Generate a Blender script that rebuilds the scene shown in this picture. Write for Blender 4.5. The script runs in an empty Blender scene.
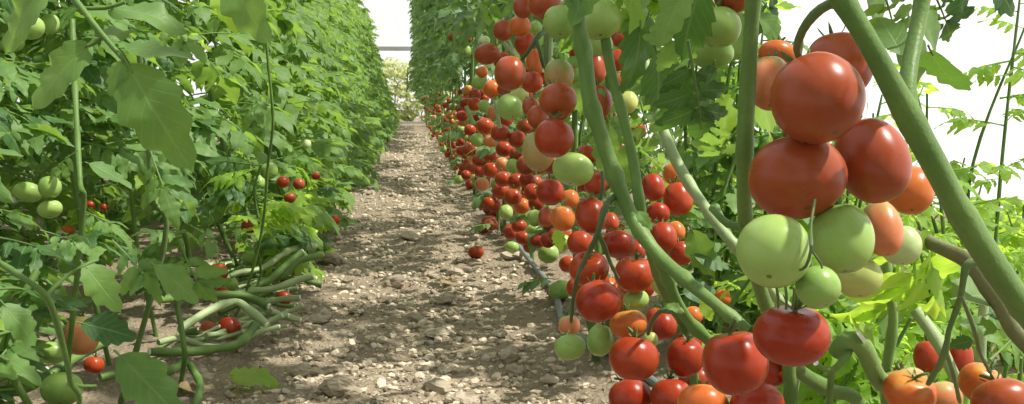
import bpy, math, random
import numpy as np
from mathutils import Vector, Matrix, Euler, Quaternion, noise

C = bpy.context.scene.collection
R = random.Random(11)
PI = math.pi
F = 1000.0                       # focal length in pixels of a 1024 px wide frame
CAM = Vector((0, 0, 0.70))
THETA = math.atan(102 / F)       # the camera looks a little down
PSI = math.atan(105 / F * math.cos(THETA))   # and a little to the right of the path

# ---------------------------------------------------------------- camera
cam = bpy.data.cameras.new('camera')
cam.sensor_width = 36.0
cam.lens = F / 1024 * 36
cam.clip_start = 0.02
camo = bpy.data.objects.new('camera', cam)
camo.location = CAM
camo.rotation_euler = (PI / 2 - THETA, 0, -PSI)
C.objects.link(camo)
bpy.context.scene.camera = camo
CM = Euler((PI / 2 - THETA, 0, -PSI)).to_matrix()
FWD = CM @ Vector((0, 0, -1))


def at(px, py, Y):
    """The point of the place that stands at distance Y along the row and is seen at pixel px, py of the photograph."""
    d = CM @ Vector(((px - 512) / F, (202 - py) / F, -1))
    return CAM + d * (Y / d.y)


def depth(p):
    return (p - CAM).dot(FWD)


def ground_z(x, y):
    z = 0.012 * math.sin(x * 5.1 + y * 1.3) + 0.010 * math.sin(y * 3.7 + 1.0 + x * 2.2) + 0.006 * math.sin(x * 11 + 2) * math.sin(y * 8.3)
    return z + 0.05 * min(1, max(0, (abs(x + 0.02) - 0.42) / 0.4))


# ---------------------------------------------------------------- materials
def new_mat(name):
    m = bpy.data.materials.new(name)
    m.use_nodes = True
    nt = m.node_tree
    nt.nodes.clear()
    out = nt.nodes.new('ShaderNodeOutputMaterial')
    return m, nt, out


def N(nt, kind, **kw):
    n = nt.nodes.new(kind)
    for k, v in kw.items():
        if k in n.inputs:
            n.inputs[k].default_value = v
        else:
            setattr(n, k, v)
    return n


def L(nt, a, b):
    nt.links.new(a, b)


def ramp(nt, fac, stops):
    r = nt.nodes.new('ShaderNodeValToRGB')
    e = r.color_ramp.elements
    while len(e) < len(stops):
        e.new(0.5)
    for i, (p, c) in enumerate(stops):
        e[i].position = p
        e[i].color = (*c, 1) if len(c) == 3 else c
    L(nt, fac, r.inputs[0])
    return r


def math_(nt, op, a, b=None, c=None):
    n = nt.nodes.new('ShaderNodeMath')
    n.operation = op
    for i, v in enumerate((a, b, c)):
        if v is None:
            continue
        if isinstance(v, (int, float)):
            n.inputs[i].default_value = v
        else:
            L(nt, v, n.inputs[i])
    return n.outputs[0]


def mixc(nt, fac, a, b, mode='MIX'):
    n = nt.nodes.new('ShaderNodeMix')
    n.data_type = 'RGBA'
    n.blend_type = mode
    for idx, v in ((0, fac), (6, a), (7, b)):
        if isinstance(v, (int, float)):
            n.inputs[idx].default_value = v
        elif isinstance(v, tuple):
            n.inputs[idx].default_value = (*v, 1) if len(v) == 3 else v
        else:
            L(nt, v, n.inputs[idx])
    return n.outputs[2]


def leaf_mat(name, dark, light, trans, tfac=0.4, rough=0.5):
    m, nt, out = new_mat(name)
    tint = N(nt, 'ShaderNodeAttribute', attribute_name='tint')
    oi = N(nt, 'ShaderNodeObjectInfo')
    uv = N(nt, 'ShaderNodeUVMap', uv_map='leaf_uv')
    sx = N(nt, 'ShaderNodeSeparateXYZ')
    L(nt, uv.outputs[0], sx.inputs[0])
    au = math_(nt, 'ABSOLUTE', math_(nt, 'SUBTRACT', math_(nt, 'MULTIPLY', sx.outputs[0], 2), 1))
    v = sx.outputs[1]
    # side veins leave the midrib at an angle
    ph = math_(nt, 'SUBTRACT', math_(nt, 'MULTIPLY', v, 7.0), math_(nt, 'MULTIPLY', au, 2.2))
    fr = math_(nt, 'PINGPONG', ph, 0.5)
    vein = math_(nt, 'SUBTRACT', 1.0, math_(nt, 'MINIMUM', math_(nt, 'MULTIPLY', fr, 9.0), 1.0))
    mid = math_(nt, 'SUBTRACT', 1.0, math_(nt, 'MINIMUM', math_(nt, 'MULTIPLY', au, 12.0), 1.0))
    vv = math_(nt, 'MAXIMUM', math_(nt, 'MULTIPLY', vein, 0.5), mid)
    geo = N(nt, 'ShaderNodeNewGeometry')
    no = N(nt, 'ShaderNodeTexNoise', Scale=35.0, Detail=3.0)
    L(nt, geo.outputs['Position'], no.inputs['Vector'])
    f1 = math_(nt, 'ADD', math_(nt, 'MULTIPLY', tint.outputs['Fac'], 0.6), math_(nt, 'MULTIPLY', oi.outputs['Random'], 0.25))
    f2 = math_(nt, 'ADD', f1, math_(nt, 'MULTIPLY', math_(nt, 'SUBTRACT', no.outputs['Fac'], 0.5), 1.1))
    base = mixc(nt, f2, dark, light)
    nt.nodes[-1].clamp_factor = True
    base = mixc(nt, math_(nt, 'MULTIPLY', vv, 0.42), base, (0.32, 0.44, 0.18))
    back = mixc(nt, math_(nt, 'MULTIPLY', geo.outputs['Backfacing'], 0.35), base, (0.26, 0.36, 0.20))
    bump = N(nt, 'ShaderNodeBump', Strength=0.35, Distance=0.002)
    bh = math_(nt, 'SUBTRACT', math_(nt, 'MULTIPLY', no.outputs['Fac'], 0.6), math_(nt, 'MULTIPLY', vv, 0.6))
    L(nt, bh, bump.inputs['Height'])
    p = N(nt, 'ShaderNodeBsdfPrincipled', Roughness=rough)
    p.inputs['Specular IOR Level'].default_value = 0.35
    L(nt, back, p.inputs['Base Color'])
    L(nt, bump.outputs[0], p.inputs['Normal'])
    t = N(nt, 'ShaderNodeBsdfTranslucent')
    tc = mixc(nt, f2, trans, tuple(min(1, c * 1.35) for c in trans))
    L(nt, tc, t.inputs['Color'])
    mx = N(nt, 'ShaderNodeMixShader')
    mx.inputs[0].default_value = tfac
    L(nt, p.outputs[0], mx.inputs[1])
    L(nt, t.outputs[0], mx.inputs[2])
    L(nt, mx.outputs[0], out.inputs[0])
    return m


def stem_mat(name, a, b, scale=18.0):
    m, nt, out = new_mat(name)
    tc = N(nt, 'ShaderNodeNewGeometry')
    n1 = N(nt, 'ShaderNodeTexNoise', Scale=scale, Detail=4.0)
    L(nt, tc.outputs['Position'], n1.inputs['Vector'])
    n2 = N(nt, 'ShaderNodeTexNoise', Scale=260.0, Detail=2.0)
    L(nt, tc.outputs['Position'], n2.inputs['Vector'])
    r = ramp(nt, n1.outputs['Fac'], [(0.3, a), (0.7, b)])
    col = mixc(nt, math_(nt, 'MULTIPLY', n2.outputs['Fac'], 0.35), r.outputs[0], tuple(c * 0.55 for c in a))
    bump = N(nt, 'ShaderNodeBump', Strength=0.3, Distance=0.002)
    L(nt, n2.outputs['Fac'], bump.inputs['Height'])
    p = N(nt, 'ShaderNodeBsdfPrincipled', Roughness=0.5)
    p.inputs['Specular IOR Level'].default_value = 0.3
    p.inputs['Sheen Weight'].default_value = 0.06
    L(nt, col, p.inputs['Base Color'])
    L(nt, bump.outputs[0], p.inputs['Normal'])
    L(nt, p.outputs[0], out.inputs[0])
    return m


def tomato_mat(name, a, b, top=None, topw=0.0, bottom=None):
    """a..b is the range of the skin colour from fruit to fruit, top the paler shoulder of a fruit that is still turning."""
    m, nt, out = new_mat(name)
    tc = N(nt, 'ShaderNodeTexCoord')
    oi = N(nt, 'ShaderNodeObjectInfo')
    n1 = N(nt, 'ShaderNodeTexNoise', Scale=1.6, Detail=2.0)
    ad = N(nt, 'ShaderNodeVectorMath', operation='ADD')
    L(nt, tc.outputs['Object'], ad.inputs[0])
    L(nt, oi.outputs['Random'], ad.inputs[1])
    L(nt, ad.outputs[0], n1.inputs['Vector'])
    f = math_(nt, 'ADD', math_(nt, 'MULTIPLY', oi.outputs['Random'], 0.7), math_(nt, 'SUBTRACT', n1.outputs['Fac'], 0.35))
    col = mixc(nt, f, a, b)
    nt.nodes[-1].clamp_factor = True
    s = N(nt, 'ShaderNodeSeparateXYZ')
    L(nt, tc.outputs['Object'], s.inputs[0])
    if top:
        z = math_(nt, 'ADD', s.outputs[2], math_(nt, 'MULTIPLY', math_(nt, 'SUBTRACT', n1.outputs['Fac'], 0.5), 1.2))
        mr = N(nt, 'ShaderNodeMapRange')
        mr.inputs[1].default_value = 0.9 - topw * 1.8
        mr.inputs[2].default_value = 1.15 - topw * 0.9
        L(nt, z, mr.inputs[0])
        col = mixc(nt, mr.outputs[0], col, top)
    # blossom-end scar, a small corky dot at the lower pole
    scar = math_(nt, 'LESS_THAN', math_(nt, 'ADD', math_(nt, 'ADD', math_(nt, 'MULTIPLY', s.outputs[0], s.outputs[0]), math_(nt, 'MULTIPLY', s.outputs[1], s.outputs[1])),
                 math_(nt, 'MULTIPLY', math_(nt, 'GREATER_THAN', s.outputs[2], 0.0), 9.0)), 0.006)
    col = mixc(nt, math_(nt, 'MULTIPLY', scar, 0.8), col, (0.09, 0.06, 0.03))
    # fine pale dust specks
    vo = N(nt, 'ShaderNodeTexVoronoi', Scale=9.0)
    L(nt, ad.outputs[0], vo.inputs['Vector'])
    sp = math_(nt, 'LESS_THAN', vo.outputs['Distance'], 0.10)
    n3 = N(nt, 'ShaderNodeTexNoise', Scale=2.2)
    L(nt, tc.outputs['Object'], n3.inputs['Vector'])
    sp = math_(nt, 'MULTIPLY', sp, math_(nt, 'GREATER_THAN', n3.outputs['Fac'], 0.52))
    col = mixc(nt, math_(nt, 'MULTIPLY', sp, 0.22), col, (0.55, 0.42, 0.33))
    p = N(nt, 'ShaderNodeBsdfPrincipled', Roughness=0.33)
    p.inputs['Specular IOR Level'].default_value = 0.30
    p.inputs['Subsurface Weight'].default_value = 0.0
    L(nt, col, p.inputs['Base Color'])
    rr = math_(nt, 'ADD', 0.20, math_(nt, 'MULTIPLY', n1.outputs['Fac'], 0.2))
    L(nt, rr, p.inputs['Roughness'])
    L(nt, p.outputs[0], out.inputs[0])
    return m


M = {}
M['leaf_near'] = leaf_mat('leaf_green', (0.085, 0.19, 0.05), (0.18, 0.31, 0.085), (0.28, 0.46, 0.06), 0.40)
M['leaf_dark'] = leaf_mat('leaf_dark_green', (0.035, 0.095, 0.025), (0.07, 0.16, 0.04), (0.13, 0.28, 0.03), 0.30)  # dark leaf green; also paints shade inside the left row
M['leaf_lime'] = leaf_mat('leaf_young_sunlit_green', (0.14, 0.27, 0.04), (0.26, 0.42, 0.06), (0.50, 0.72, 0.06), 0.52)  # young leaf green; also paints sunlit and backlit leaves brighter
M['leaf_row_left'] = leaf_mat('leaf_row_green', (0.085, 0.18, 0.045), (0.18, 0.30, 0.085), (0.30, 0.48, 0.06), 0.42)
M['leaf_row_right'] = leaf_mat('leaf_row_deep_green', (0.065, 0.135, 0.05), (0.14, 0.24, 0.09), (0.22, 0.38, 0.07), 0.36)
M['leaf_pale'] = leaf_mat('leaf_pale_backlit', (0.35, 0.40, 0.18), (0.6, 0.62, 0.38), (0.7, 0.75, 0.35), 0.5)  # backlight on the far scrub, put into a pale leaf colour
M['leaf_dry'] = leaf_mat('leaf_withered', (0.20, 0.13, 0.06), (0.36, 0.27, 0.14), (0.30, 0.22, 0.1), 0.25, 0.8)
M['stem'] = stem_mat('stem_green', (0.078, 0.16, 0.028), (0.15, 0.25, 0.055))
M['stem_deep'] = stem_mat('stem_deep_green', (0.085, 0.15, 0.04), (0.15, 0.23, 0.075))
M['stem_light'] = stem_mat('stem_light_green', (0.13, 0.235, 0.05), (0.23, 0.34, 0.10))  # lighter stem green, painted to offset the shade on the pruned stub
M['stem_pale'] = stem_mat('stem_pale_green', (0.24, 0.33, 0.14), (0.38, 0.46, 0.24))
M['stem_brown'] = stem_mat('stem_brownish', (0.12, 0.13, 0.05), (0.19, 0.19, 0.08))
M['stalk'] = stem_mat('truss_stalk_dark', (0.05, 0.09, 0.03), (0.10, 0.15, 0.05))
M['cut'] = stem_mat('cut_pith_white', (0.75, 0.76, 0.62), (0.85, 0.85, 0.74))
M['calyx'] = stem_mat('calyx_green', (0.07, 0.14, 0.035), (0.13, 0.22, 0.06))
M['hose'] = stem_mat('hose_grey_plastic', (0.15, 0.17, 0.17), (0.22, 0.25, 0.24), 6)
M['red'] = tomato_mat('tomato_red', (0.28, 0.026, 0.009), (0.38, 0.055, 0.014))
M['brick'] = tomato_mat('tomato_brick_red', (0.27, 0.050, 0.018), (0.35, 0.075, 0.022))
M['orange'] = tomato_mat('tomato_orange_red', (0.48, 0.095, 0.018), (0.53, 0.15, 0.03), (0.50, 0.24, 0.05), 0.25)
M['salmon'] = tomato_mat('tomato_turning', (0.52, 0.15, 0.06), (0.55, 0.24, 0.10), (0.40, 0.33, 0.12), 0.45)
M['blush'] = tomato_mat('tomato_blushing', (0.34, 0.19, 0.065), (0.33, 0.26, 0.09), (0.24, 0.30, 0.09), 0.7)
M['green'] = tomato_mat('tomato_green', (0.22, 0.36, 0.085), (0.32, 0.45, 0.12), (0.14, 0.26, 0.05), 0.2)
M['pale'] = tomato_mat('tomato_pale_green', (0.42, 0.52, 0.22), (0.50, 0.58, 0.28), (0.30, 0.42, 0.14), 0.25)
M['yellow'] = tomato_mat('tomato_yellow_green', (0.38, 0.44, 0.12), (0.46, 0.47, 0.14), (0.30, 0.40, 0.09), 0.35)

# stones and soil
def stone_mat(name, a, b):
    m, nt, out = new_mat(name)
    g = N(nt, 'ShaderNodeNewGeometry')
    oi = N(nt, 'ShaderNodeObjectInfo')
    tint = N(nt, 'ShaderNodeAttribute', attribute_name='tint')
    n1 = N(nt, 'ShaderNodeTexNoise', Scale=40.0, Detail=5.0)
    L(nt, g.outputs['Position'], n1.inputs['Vector'])
    f = math_(nt, 'ADD', math_(nt, 'ADD', math_(nt, 'MULTIPLY', n1.outputs['Fac'], 0.5), math_(nt, 'MULTIPLY', oi.outputs['Random'], 0.35)), math_(nt, 'SUBTRACT', tint.outputs['Fac'], 0.25))
    col = mixc(nt, f, a, b)
    nt.nodes[-1].clamp_factor = True
    bump = N(nt, 'ShaderNodeBump', Strength=0.6, Distance=0.006)
    L(nt, n1.outputs['Fac'], bump.inputs['Height'])
    p = N(nt, 'ShaderNodeBsdfPrincipled', Roughness=0.9)
    p.inputs['Specular IOR Level'].default_value = 0.15
    L(nt, col, p.inputs['Base Color'])
    L(nt, bump.outputs[0], p.inputs['Normal'])
    L(nt, p.outputs[0], out.inputs[0])
    return m


M['stone'] = stone_mat('stone_grey_brown', (0.20, 0.165, 0.12), (0.42, 0.36, 0.27))
M['gravel'] = stone_mat('gravel_crumbs', (0.19, 0.155, 0.11), (0.62, 0.53, 0.40))


def soil_mat():
    m, nt, out = new_mat('soil_dry')
    g = N(nt, 'ShaderNodeNewGeometry')
    n1 = N(nt, 'ShaderNodeTexNoise', Scale=3.0, Detail=6.0, Roughness=0.65)
    n2 = N(nt, 'ShaderNodeTexNoise', Scale=55.0, Detail=5.0, Roughness=0.7)
    v = N(nt, 'ShaderNodeTexVoronoi', Scale=70.0)
    for n in (n1, n2, v):
        L(nt, g.outputs['Position'], n.inputs['Vector'])
    r = ramp(nt, n1.outputs['Fac'], [(0.3, (0.235, 0.19, 0.135)), (0.55, (0.31, 0.255, 0.18)), (0.75, (0.38, 0.32, 0.23))])
    c = mixc(nt, math_(nt, 'MULTIPLY', n2.outputs['Fac'], 0.55), r.outputs[0], (0.19, 0.15, 0.105))
    sp = math_(nt, 'LESS_THAN', v.outputs['Distance'], 0.22)
    c = mixc(nt, math_(nt, 'MULTIPLY', sp, 0.45), c, (0.52, 0.45, 0.33))
    h = math_(nt, 'ADD', n2.outputs['Fac'], math_(nt, 'MULTIPLY', v.outputs['Distance'], -0.6))
    bump = N(nt, 'ShaderNodeBump', Strength=0.9, Distance=0.012)
    L(nt, h, bump.inputs['Height'])
    p = N(nt, 'ShaderNodeBsdfPrincipled', Roughness=0.95)
    p.inputs['Specular IOR Level'].default_value = 0.1
    L(nt, c, p.inputs['Base Color'])
    L(nt, bump.outputs[0], p.inputs['Normal'])
    L(nt, p.outputs[0], out.inputs[0])
    return m


M['soil'] = soil_mat()


def plain_mat(name, col, rough=0.6):
    m, nt, out = new_mat(name)
    g = N(nt, 'ShaderNodeNewGeometry')
    n1 = N(nt, 'ShaderNodeTexNoise', Scale=4.0, Detail=4.0)
    L(nt, g.outputs['Position'], n1.inputs['Vector'])
    c = mixc(nt, n1.outputs['Fac'], col, tuple(x * 0.8 for x in col))
    p = N(nt, 'ShaderNodeBsdfPrincipled', Roughness=rough)
    L(nt, c, p.inputs['Base Color'])
    L(nt, p.outputs[0], out.inputs[0])
    return m


def film_mat(name, clear):
    m, nt, out = new_mat(name)
    t = N(nt, 'ShaderNodeBsdfTranslucent', Color=(0.95, 0.96, 0.93, 1))
    d = N(nt, 'ShaderNodeBsdfTransparent', Color=(0.98, 0.98, 0.97, 1))
    g = N(nt, 'ShaderNodeNewGeometry')
    n1 = N(nt, 'ShaderNodeTexNoise', Scale=5.0, Detail=3.0)
    L(nt, g.outputs['Position'], n1.inputs['Vector'])
    mx = N(nt, 'ShaderNodeMixShader')
    L(nt, math_(nt, 'ADD', clear, math_(nt, 'MULTIPLY', n1.outputs['Fac'], 0.35)), mx.inputs[0])
    L(nt, t.outputs[0], mx.inputs[1])
    L(nt, d.outputs[0], mx.inputs[2])
    L(nt, mx.outputs[0], out.inputs[0])
    return m


M['film'] = film_mat('white_film', 0.55)
M['film_clear'] = film_mat('thin_film', 0.75)
M['post'] = plain_mat('galvanised_steel', (0.35, 0.35, 0.34), 0.45)
M['twine'] = plain_mat('white_twine', (0.75, 0.74, 0.68), 0.8)


# ---------------------------------------------------------------- mesh builder
class MB:
    def __init__(s):
        s.v, s.f, s.uv, s.t, s.mi = [], [], [], [], []

    def add(s, verts, faces, uvs=None, tint=0.5, mi=0):
        b = len(s.v)
        s.v += [tuple(p) for p in verts]
        s.f += [tuple(b + i for i in f) for f in faces]
        s.uv += uvs if uvs else [(0.5, 0.5)] * len(verts)
        s.t += [tint] * len(verts)
        s.mi += [mi] * len(faces)

    def mesh(s, name, mats, smooth=True):
        me = bpy.data.meshes.new(name)
        me.from_pydata(s.v, [], s.f)
        ul = me.uv_layers.new(name='leaf_uv')
        li = np.empty(len(me.loops), dtype=np.int32)
        me.loops.foreach_get('vertex_index', li)
        ul.data.foreach_set('uv', np.array(s.uv, dtype=np.float32)[li].ravel())
        a = me.attributes.new('tint', 'FLOAT', 'POINT')
        a.data.foreach_set('value', np.array(s.t, dtype=np.float32))
        for m in (mats if isinstance(mats, (list, tuple)) else [mats]):
            me.materials.append(m)
        if any(s.mi):
            me.polygons.foreach_set('material_index', s.mi)
        if smooth:
            me.polygons.foreach_set('use_smooth', [True] * len(me.polygons))
        me.update()
        return me


def link(name, me, parent=None, loc=None, mat=None):
    o = bpy.data.objects.new(name, me)
    C.objects.link(o)
    if parent is not None:
        o.parent = parent
    if loc is not None:
        o.location = loc
    return o


def tag(o, label, cat, group=None, kind=None):
    if label:
        o['label'] = label
    if cat:
        o['category'] = cat
    if group:
        o['group'] = group
    if kind:
        o['kind'] = kind
    return o


def thing(name, label, cat, loc, group=None):
    o = bpy.data.objects.new(name, None)
    C.objects.link(o)
    o.location = loc
    o.empty_display_size = 0.05
    return tag(o, label, cat, group)


def catmull(pts, rad, step):
    out, rr = [], []
    n = len(pts)
    for i in range(n - 1):
        p0, p1, p2, p3 = pts[max(i - 1, 0)], pts[i], pts[i + 1], pts[min(i + 2, n - 1)]
        k = max(2, int((p2 - p1).length / step))
        for j in range(k):
            t = j / k
            out.append(0.5 * ((2 * p1) + (p2 - p0) * t + (2 * p0 - 5 * p1 + 4 * p2 - p3) * t * t + (3 * p1 - p0 - 3 * p2 + p3) * t ** 3))
            rr.append(rad[i] * (1 - t) + rad[i + 1] * t)
    out.append(pts[-1])
    rr.append(rad[-1])
    return out, rr


def tube(mb, pts, rad, seg=10, step=0.02, node=0.0, node_gap=0.16, cap_mi=0, tint=0.5, rnd=None):
    """A round stem along pts, a little swollen at its nodes and not perfectly straight."""
    pts = [Vector(p) for p in pts]
    if not isinstance(rad, (list, tuple)):
        rad = [rad] * len(pts)
    P, r = catmull(pts, rad, step)
    s, off = 0.0, (rnd or R).random()
    up = Vector((0.3, 0.9, 0.2))
    verts, faces = [], []
    for i, p in enumerate(P):
        d = (P[min(i + 1, len(P) - 1)] - P[max(i - 1, 0)]).normalized()
        a = d.cross(up)
        if a.length < 1e-4:
            a = d.cross(Vector((1, 0, 0)))
        a.normalize()
        b = d.cross(a)
        if i:
            s += (P[i] - P[i - 1]).length
        ph = ((s / node_gap + off) % 1.0) - 0.5
        q = r[i] * (1 + node * math.exp(-(ph / 0.09) ** 2) + 0.04 * math.sin(s * 40 + off * 9))
        for k in range(seg):
            t = 2 * PI * k / seg
            w = 1 + 0.05 * math.cos(3 * t + off * 5)
            verts.append(p + (a * math.cos(t) + b * math.sin(t)) * q * w)
        if i:
            o = (i - 1) * seg
            for k in range(seg):
                k2 = (k + 1) % seg
                faces.append((o + k, o + k2, o + seg + k2, o + seg + k))
    mb.add(verts, faces, None, tint)
    n = len(P)
    mb.add(verts[:seg][::-1], [tuple(range(seg))], None, tint, cap_mi)
    mb.add(verts[(n - 1) * seg:], [tuple(range(seg))], None, tint, cap_mi)
    return P


# ---------------------------------------------------------------- leaves (unit length along +Y, upper side +Z)
def leaflet(mb, base, d, nrm, Ln, W, n=16, cols=4, teeth=4, droop=0.25, fold=0.25, rnd=R, lobe=0.26):
    d = d.normalized()
    s = d.cross(nrm).normalized()
    nrm = s.cross(d).normalized()
    ph, wv, tw = rnd.random() * 6, 0.10 * Ln * (0.5 + rnd.random()), (rnd.random() - 0.5) * 0.5
    dr = droop * (0.4 + 1.2 * rnd.random())
    verts, uvs, faces = [], [], []
    for i in range(n + 1):
        t = i / n
        prof = (math.sin(PI * min(1, t) ** 0.72)) ** 0.85 if 0 < t < 1 else 0.0
        x = (t * teeth) % 1.0
        saw = 1 - abs(2 * x - 1) if x else 0
        k = 1 - lobe * (1 - saw) * (1 if 0.06 < t < 0.95 else 0.4)
        w = max(W * prof * k, 0.004 * Ln)
        for j in range(cols + 1):
            u = -1 + 2 * j / cols
            fwd = Ln * (t + 0.05 * abs(u) * (saw - 0.2)) - abs(u) * W * 0.12
            h = fold * abs(u) * w - dr * Ln * t * t - dr * 0.5 * W * abs(u) ** 2 * prof + wv * math.sin(t * 8 + ph + (1.7 if u > 0 else 0)) * abs(u) * 0.5
            h += tw * u * w * t
            verts.append(base + d * fwd + s * (u * w) + nrm * h)
            uvs.append((0.5 + u / 2, t))
        if i:
            o = (i - 1) * (cols + 1)
            for j in range(cols):
                faces.append((o + j, o + j + 1, o + cols + 2 + j, o + cols + 1 + j))
    mb.add(verts, faces, uvs, rnd.random())


def compound(mb, M4=None, n=16, cols=4, rnd=R, droop=0.5, stem_seg=5, small=True, mi=0, wide=1.0):
    """A pinnate tomato leaf: midrib, three pairs of leaflets, smaller ones between them, one at the tip."""
    t0 = MB()
    k = droop * (0.7 + 0.6 * rnd.random())
    sw = (rnd.random() - 0.5) * 0.3

    def rp(t):
        return Vector((sw * t * t, t * (1 - 0.12 * k * t), 0.10 * t - k * 0.55 * t * t))
    ts = [0, 0.2, 0.4, 0.58]
    if stem_seg:
        tube(t0, [rp(t) for t in ts], [0.013, 0.011, 0.009, 0.006], stem_seg, 0.09 if n > 10 else 0.3, rnd=rnd)
    up = Vector((0, 0, 1))
    for (t, ln) in ((0.22, 0.26), (0.40, 0.36), (0.55, 0.33)):
        for sg in (-1, 1):
            p = rp(t + 0.03 * rnd.random())
            ang = math.radians(62 + 22 * (rnd.random() - 0.5))
            dd = Vector((sg * math.sin(ang), math.cos(ang), -0.25 * k - 0.3 * rnd.random()))
            nn = Vector((sg * 0.15 + 0.5 * (rnd.random() - 0.5), -0.1, 1))
            l2 = ln * (0.85 + 0.3 * rnd.random())
            leaflet(t0, p + dd * 0.04, dd, nn, l2, l2 * 0.30 * wide, n, cols, 4, 0.3, 0.22, rnd)
    if small:
        for t in (0.31, 0.48):
            for sg in (-1, 1):
                if rnd.random() < 0.75:
                    dd = Vector((sg, 0.5, -0.3))
                    leaflet(t0, rp(t), dd, up, 0.11, 0.035, max(4, n // 3), 2, 2, 0.3, 0.2, rnd)
    e = rp(0.58)
    dd = (rp(0.6) - rp(0.5)).normalized()
    leaflet(t0, e, dd, Vector((0.3 * (rnd.random() - 0.5), 0, 1)), 0.44, 0.145 * wide, n, cols, 5, 0.35, 0.2, rnd)
    vs = [M4 @ Vector(v) for v in t0.v] if M4 is not None else t0.v
    b = len(mb.v)
    mb.v += [tuple(p) for p in vs]
    mb.f += [tuple(b + i for i in f) for f in t0.f]
    mb.uv += t0.uv
    sh = (rnd.random() - 0.5) * 0.5
    mb.t += [min(1, max(0, x + sh)) for x in t0.t]
    mb.mi += [mi] * len(t0.f)


def leaf_matrix(base, tip, nrm, scale=None):
    y = (tip - base)
    ln = y.length
    y.normalize()
    x = y.cross(nrm).normalized()
    z = x.cross(y)
    s = scale or ln
    m = Matrix((x * s, y * s, z * s)).transposed().to_4x4()
    m.translation = base
    return m


LEAF = {}
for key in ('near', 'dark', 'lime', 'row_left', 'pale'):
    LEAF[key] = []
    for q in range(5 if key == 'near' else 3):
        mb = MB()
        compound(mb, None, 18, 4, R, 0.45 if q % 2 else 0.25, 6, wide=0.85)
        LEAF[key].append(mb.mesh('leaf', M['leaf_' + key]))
SINGLE = {}
for key in ('near', 'dark', 'lime', 'dry'):
    SINGLE[key] = []
    for q in range(4):
        mb = MB()
        tube(mb, [(0, 0, 0), (0, 0.08, 0.005), (0, 0.16, 0)], [0.014, 0.012, 0.008], 5, 0.05)
        leaflet(mb, Vector((0, 0.12, 0)), Vector((0, 1, 0)), Vector((0, 0, 1)), 0.88, 0.27 if key == 'near' else 0.30, 36, 6, 4 if key == 'near' else 5, 0.22, 0.2, R, 0.24 if key == 'near' else 0.26)
        SINGLE[key].append(mb.mesh('leaf', M['leaf_' + key]))


def put_leaf(parent, me, base, tip, nrm, name='leaf'):
    o = link(name, me, parent)
    m = leaf_matrix(Vector(base), Vector(tip), Vector(nrm))
    if parent is not None:
        m = Matrix.Translation(-Vector(parent.location)) @ m
    o.matrix_local = m
    return o

SKY, SUN, SUN_DIR, EXPO, RZ0 = 1.1, 6.5, (0.55, -0.12, 0.83), 0.0, 1.0
# ---------------------------------------------------------------- world and sun
w = bpy.data.worlds.new('hazy_sky')
bpy.context.scene.world = w
w.use_nodes = True
nt = w.node_tree
nt.nodes.clear()
bg = nt.nodes.new('ShaderNodeBackground')
wo = nt.nodes.new('ShaderNodeOutputWorld')
bg.inputs[0].default_value = (1.0, 1.0, 0.985, 1)
bg.inputs[1].default_value = SKY
L(nt, bg.outputs[0], wo.inputs[0])
sl = bpy.data.lights.new('sun', 'SUN')
sl.energy = SUN
sl.angle = math.radians(1.2)
sl.color = (1.0, 0.95, 0.86)
so = bpy.data.objects.new('sun', sl)
C.objects.link(so)
so.rotation_euler = Vector(SUN_DIR).to_track_quat('Z', 'Y').to_euler()
vs = bpy.context.scene.view_settings
vs.view_transform = 'Standard'
vs.look = 'None'
vs.exposure = EXPO
vs.gamma = 1.0
vs.use_curve_mapping = False
bpy.context.scene.cycles.max_bounces = 8
bpy.context.scene.cycles.transparent_max_bounces = 12

# ---------------------------------------------------------------- ground
def clod(x, y):
    if abs(x) > 1.05:
        return 0
    a = noise.noise(Vector((x * 13, y * 13, 0)))
    b = noise.noise(Vector((x * 34, y * 34, 5)))
    return 0.013 * max(0, a) + 0.007 * max(0, b - 0.05) - 0.004


def ground():
    xs = list(np.arange(-1.0, 1.0, 0.0125))
    xs = list(np.arange(-12, -1.0, 0.5)) + xs + list(np.arange(1.0, 3.3, 0.2))
    ys = []
    y = -2.0
    while y < 42:
        ys.append(y)
        y += 0.4 if y < 1.6 else 0.016 * max(1, (y / 2.2) ** 1.4)
    r = np.random.RandomState(3)
    verts, faces = [], []
    nx = len(xs)
    for j, yy in enumerate(ys):
        amp = 0.007
        for i, xx in enumerate(xs):
            x2 = xx + (r.rand() - 0.5) * 0.008 if abs(xx) < 1 else xx
            verts.append((x2, yy, ground_z(xx, yy) + clod(xx, yy) + (r.rand() - 0.5) * amp * (1 if abs(xx) < 1 else 0.5)))
        if j:
            o = (j - 1) * nx
            for i in range(nx - 1):
                faces.append((o + i, o + i + 1, o + nx + i + 1, o + nx + i))
    me = bpy.data.meshes.new('ground')
    me.from_pydata(verts, [], faces)
    me.materials.append(M['soil'])
    me.polygons.foreach_set('use_smooth', [True] * len(me.polygons))
    tag(link('ground', me), 'dry brown stony soil of the path between the tomato rows', 'ground', kind='structure')


ground()


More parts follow.
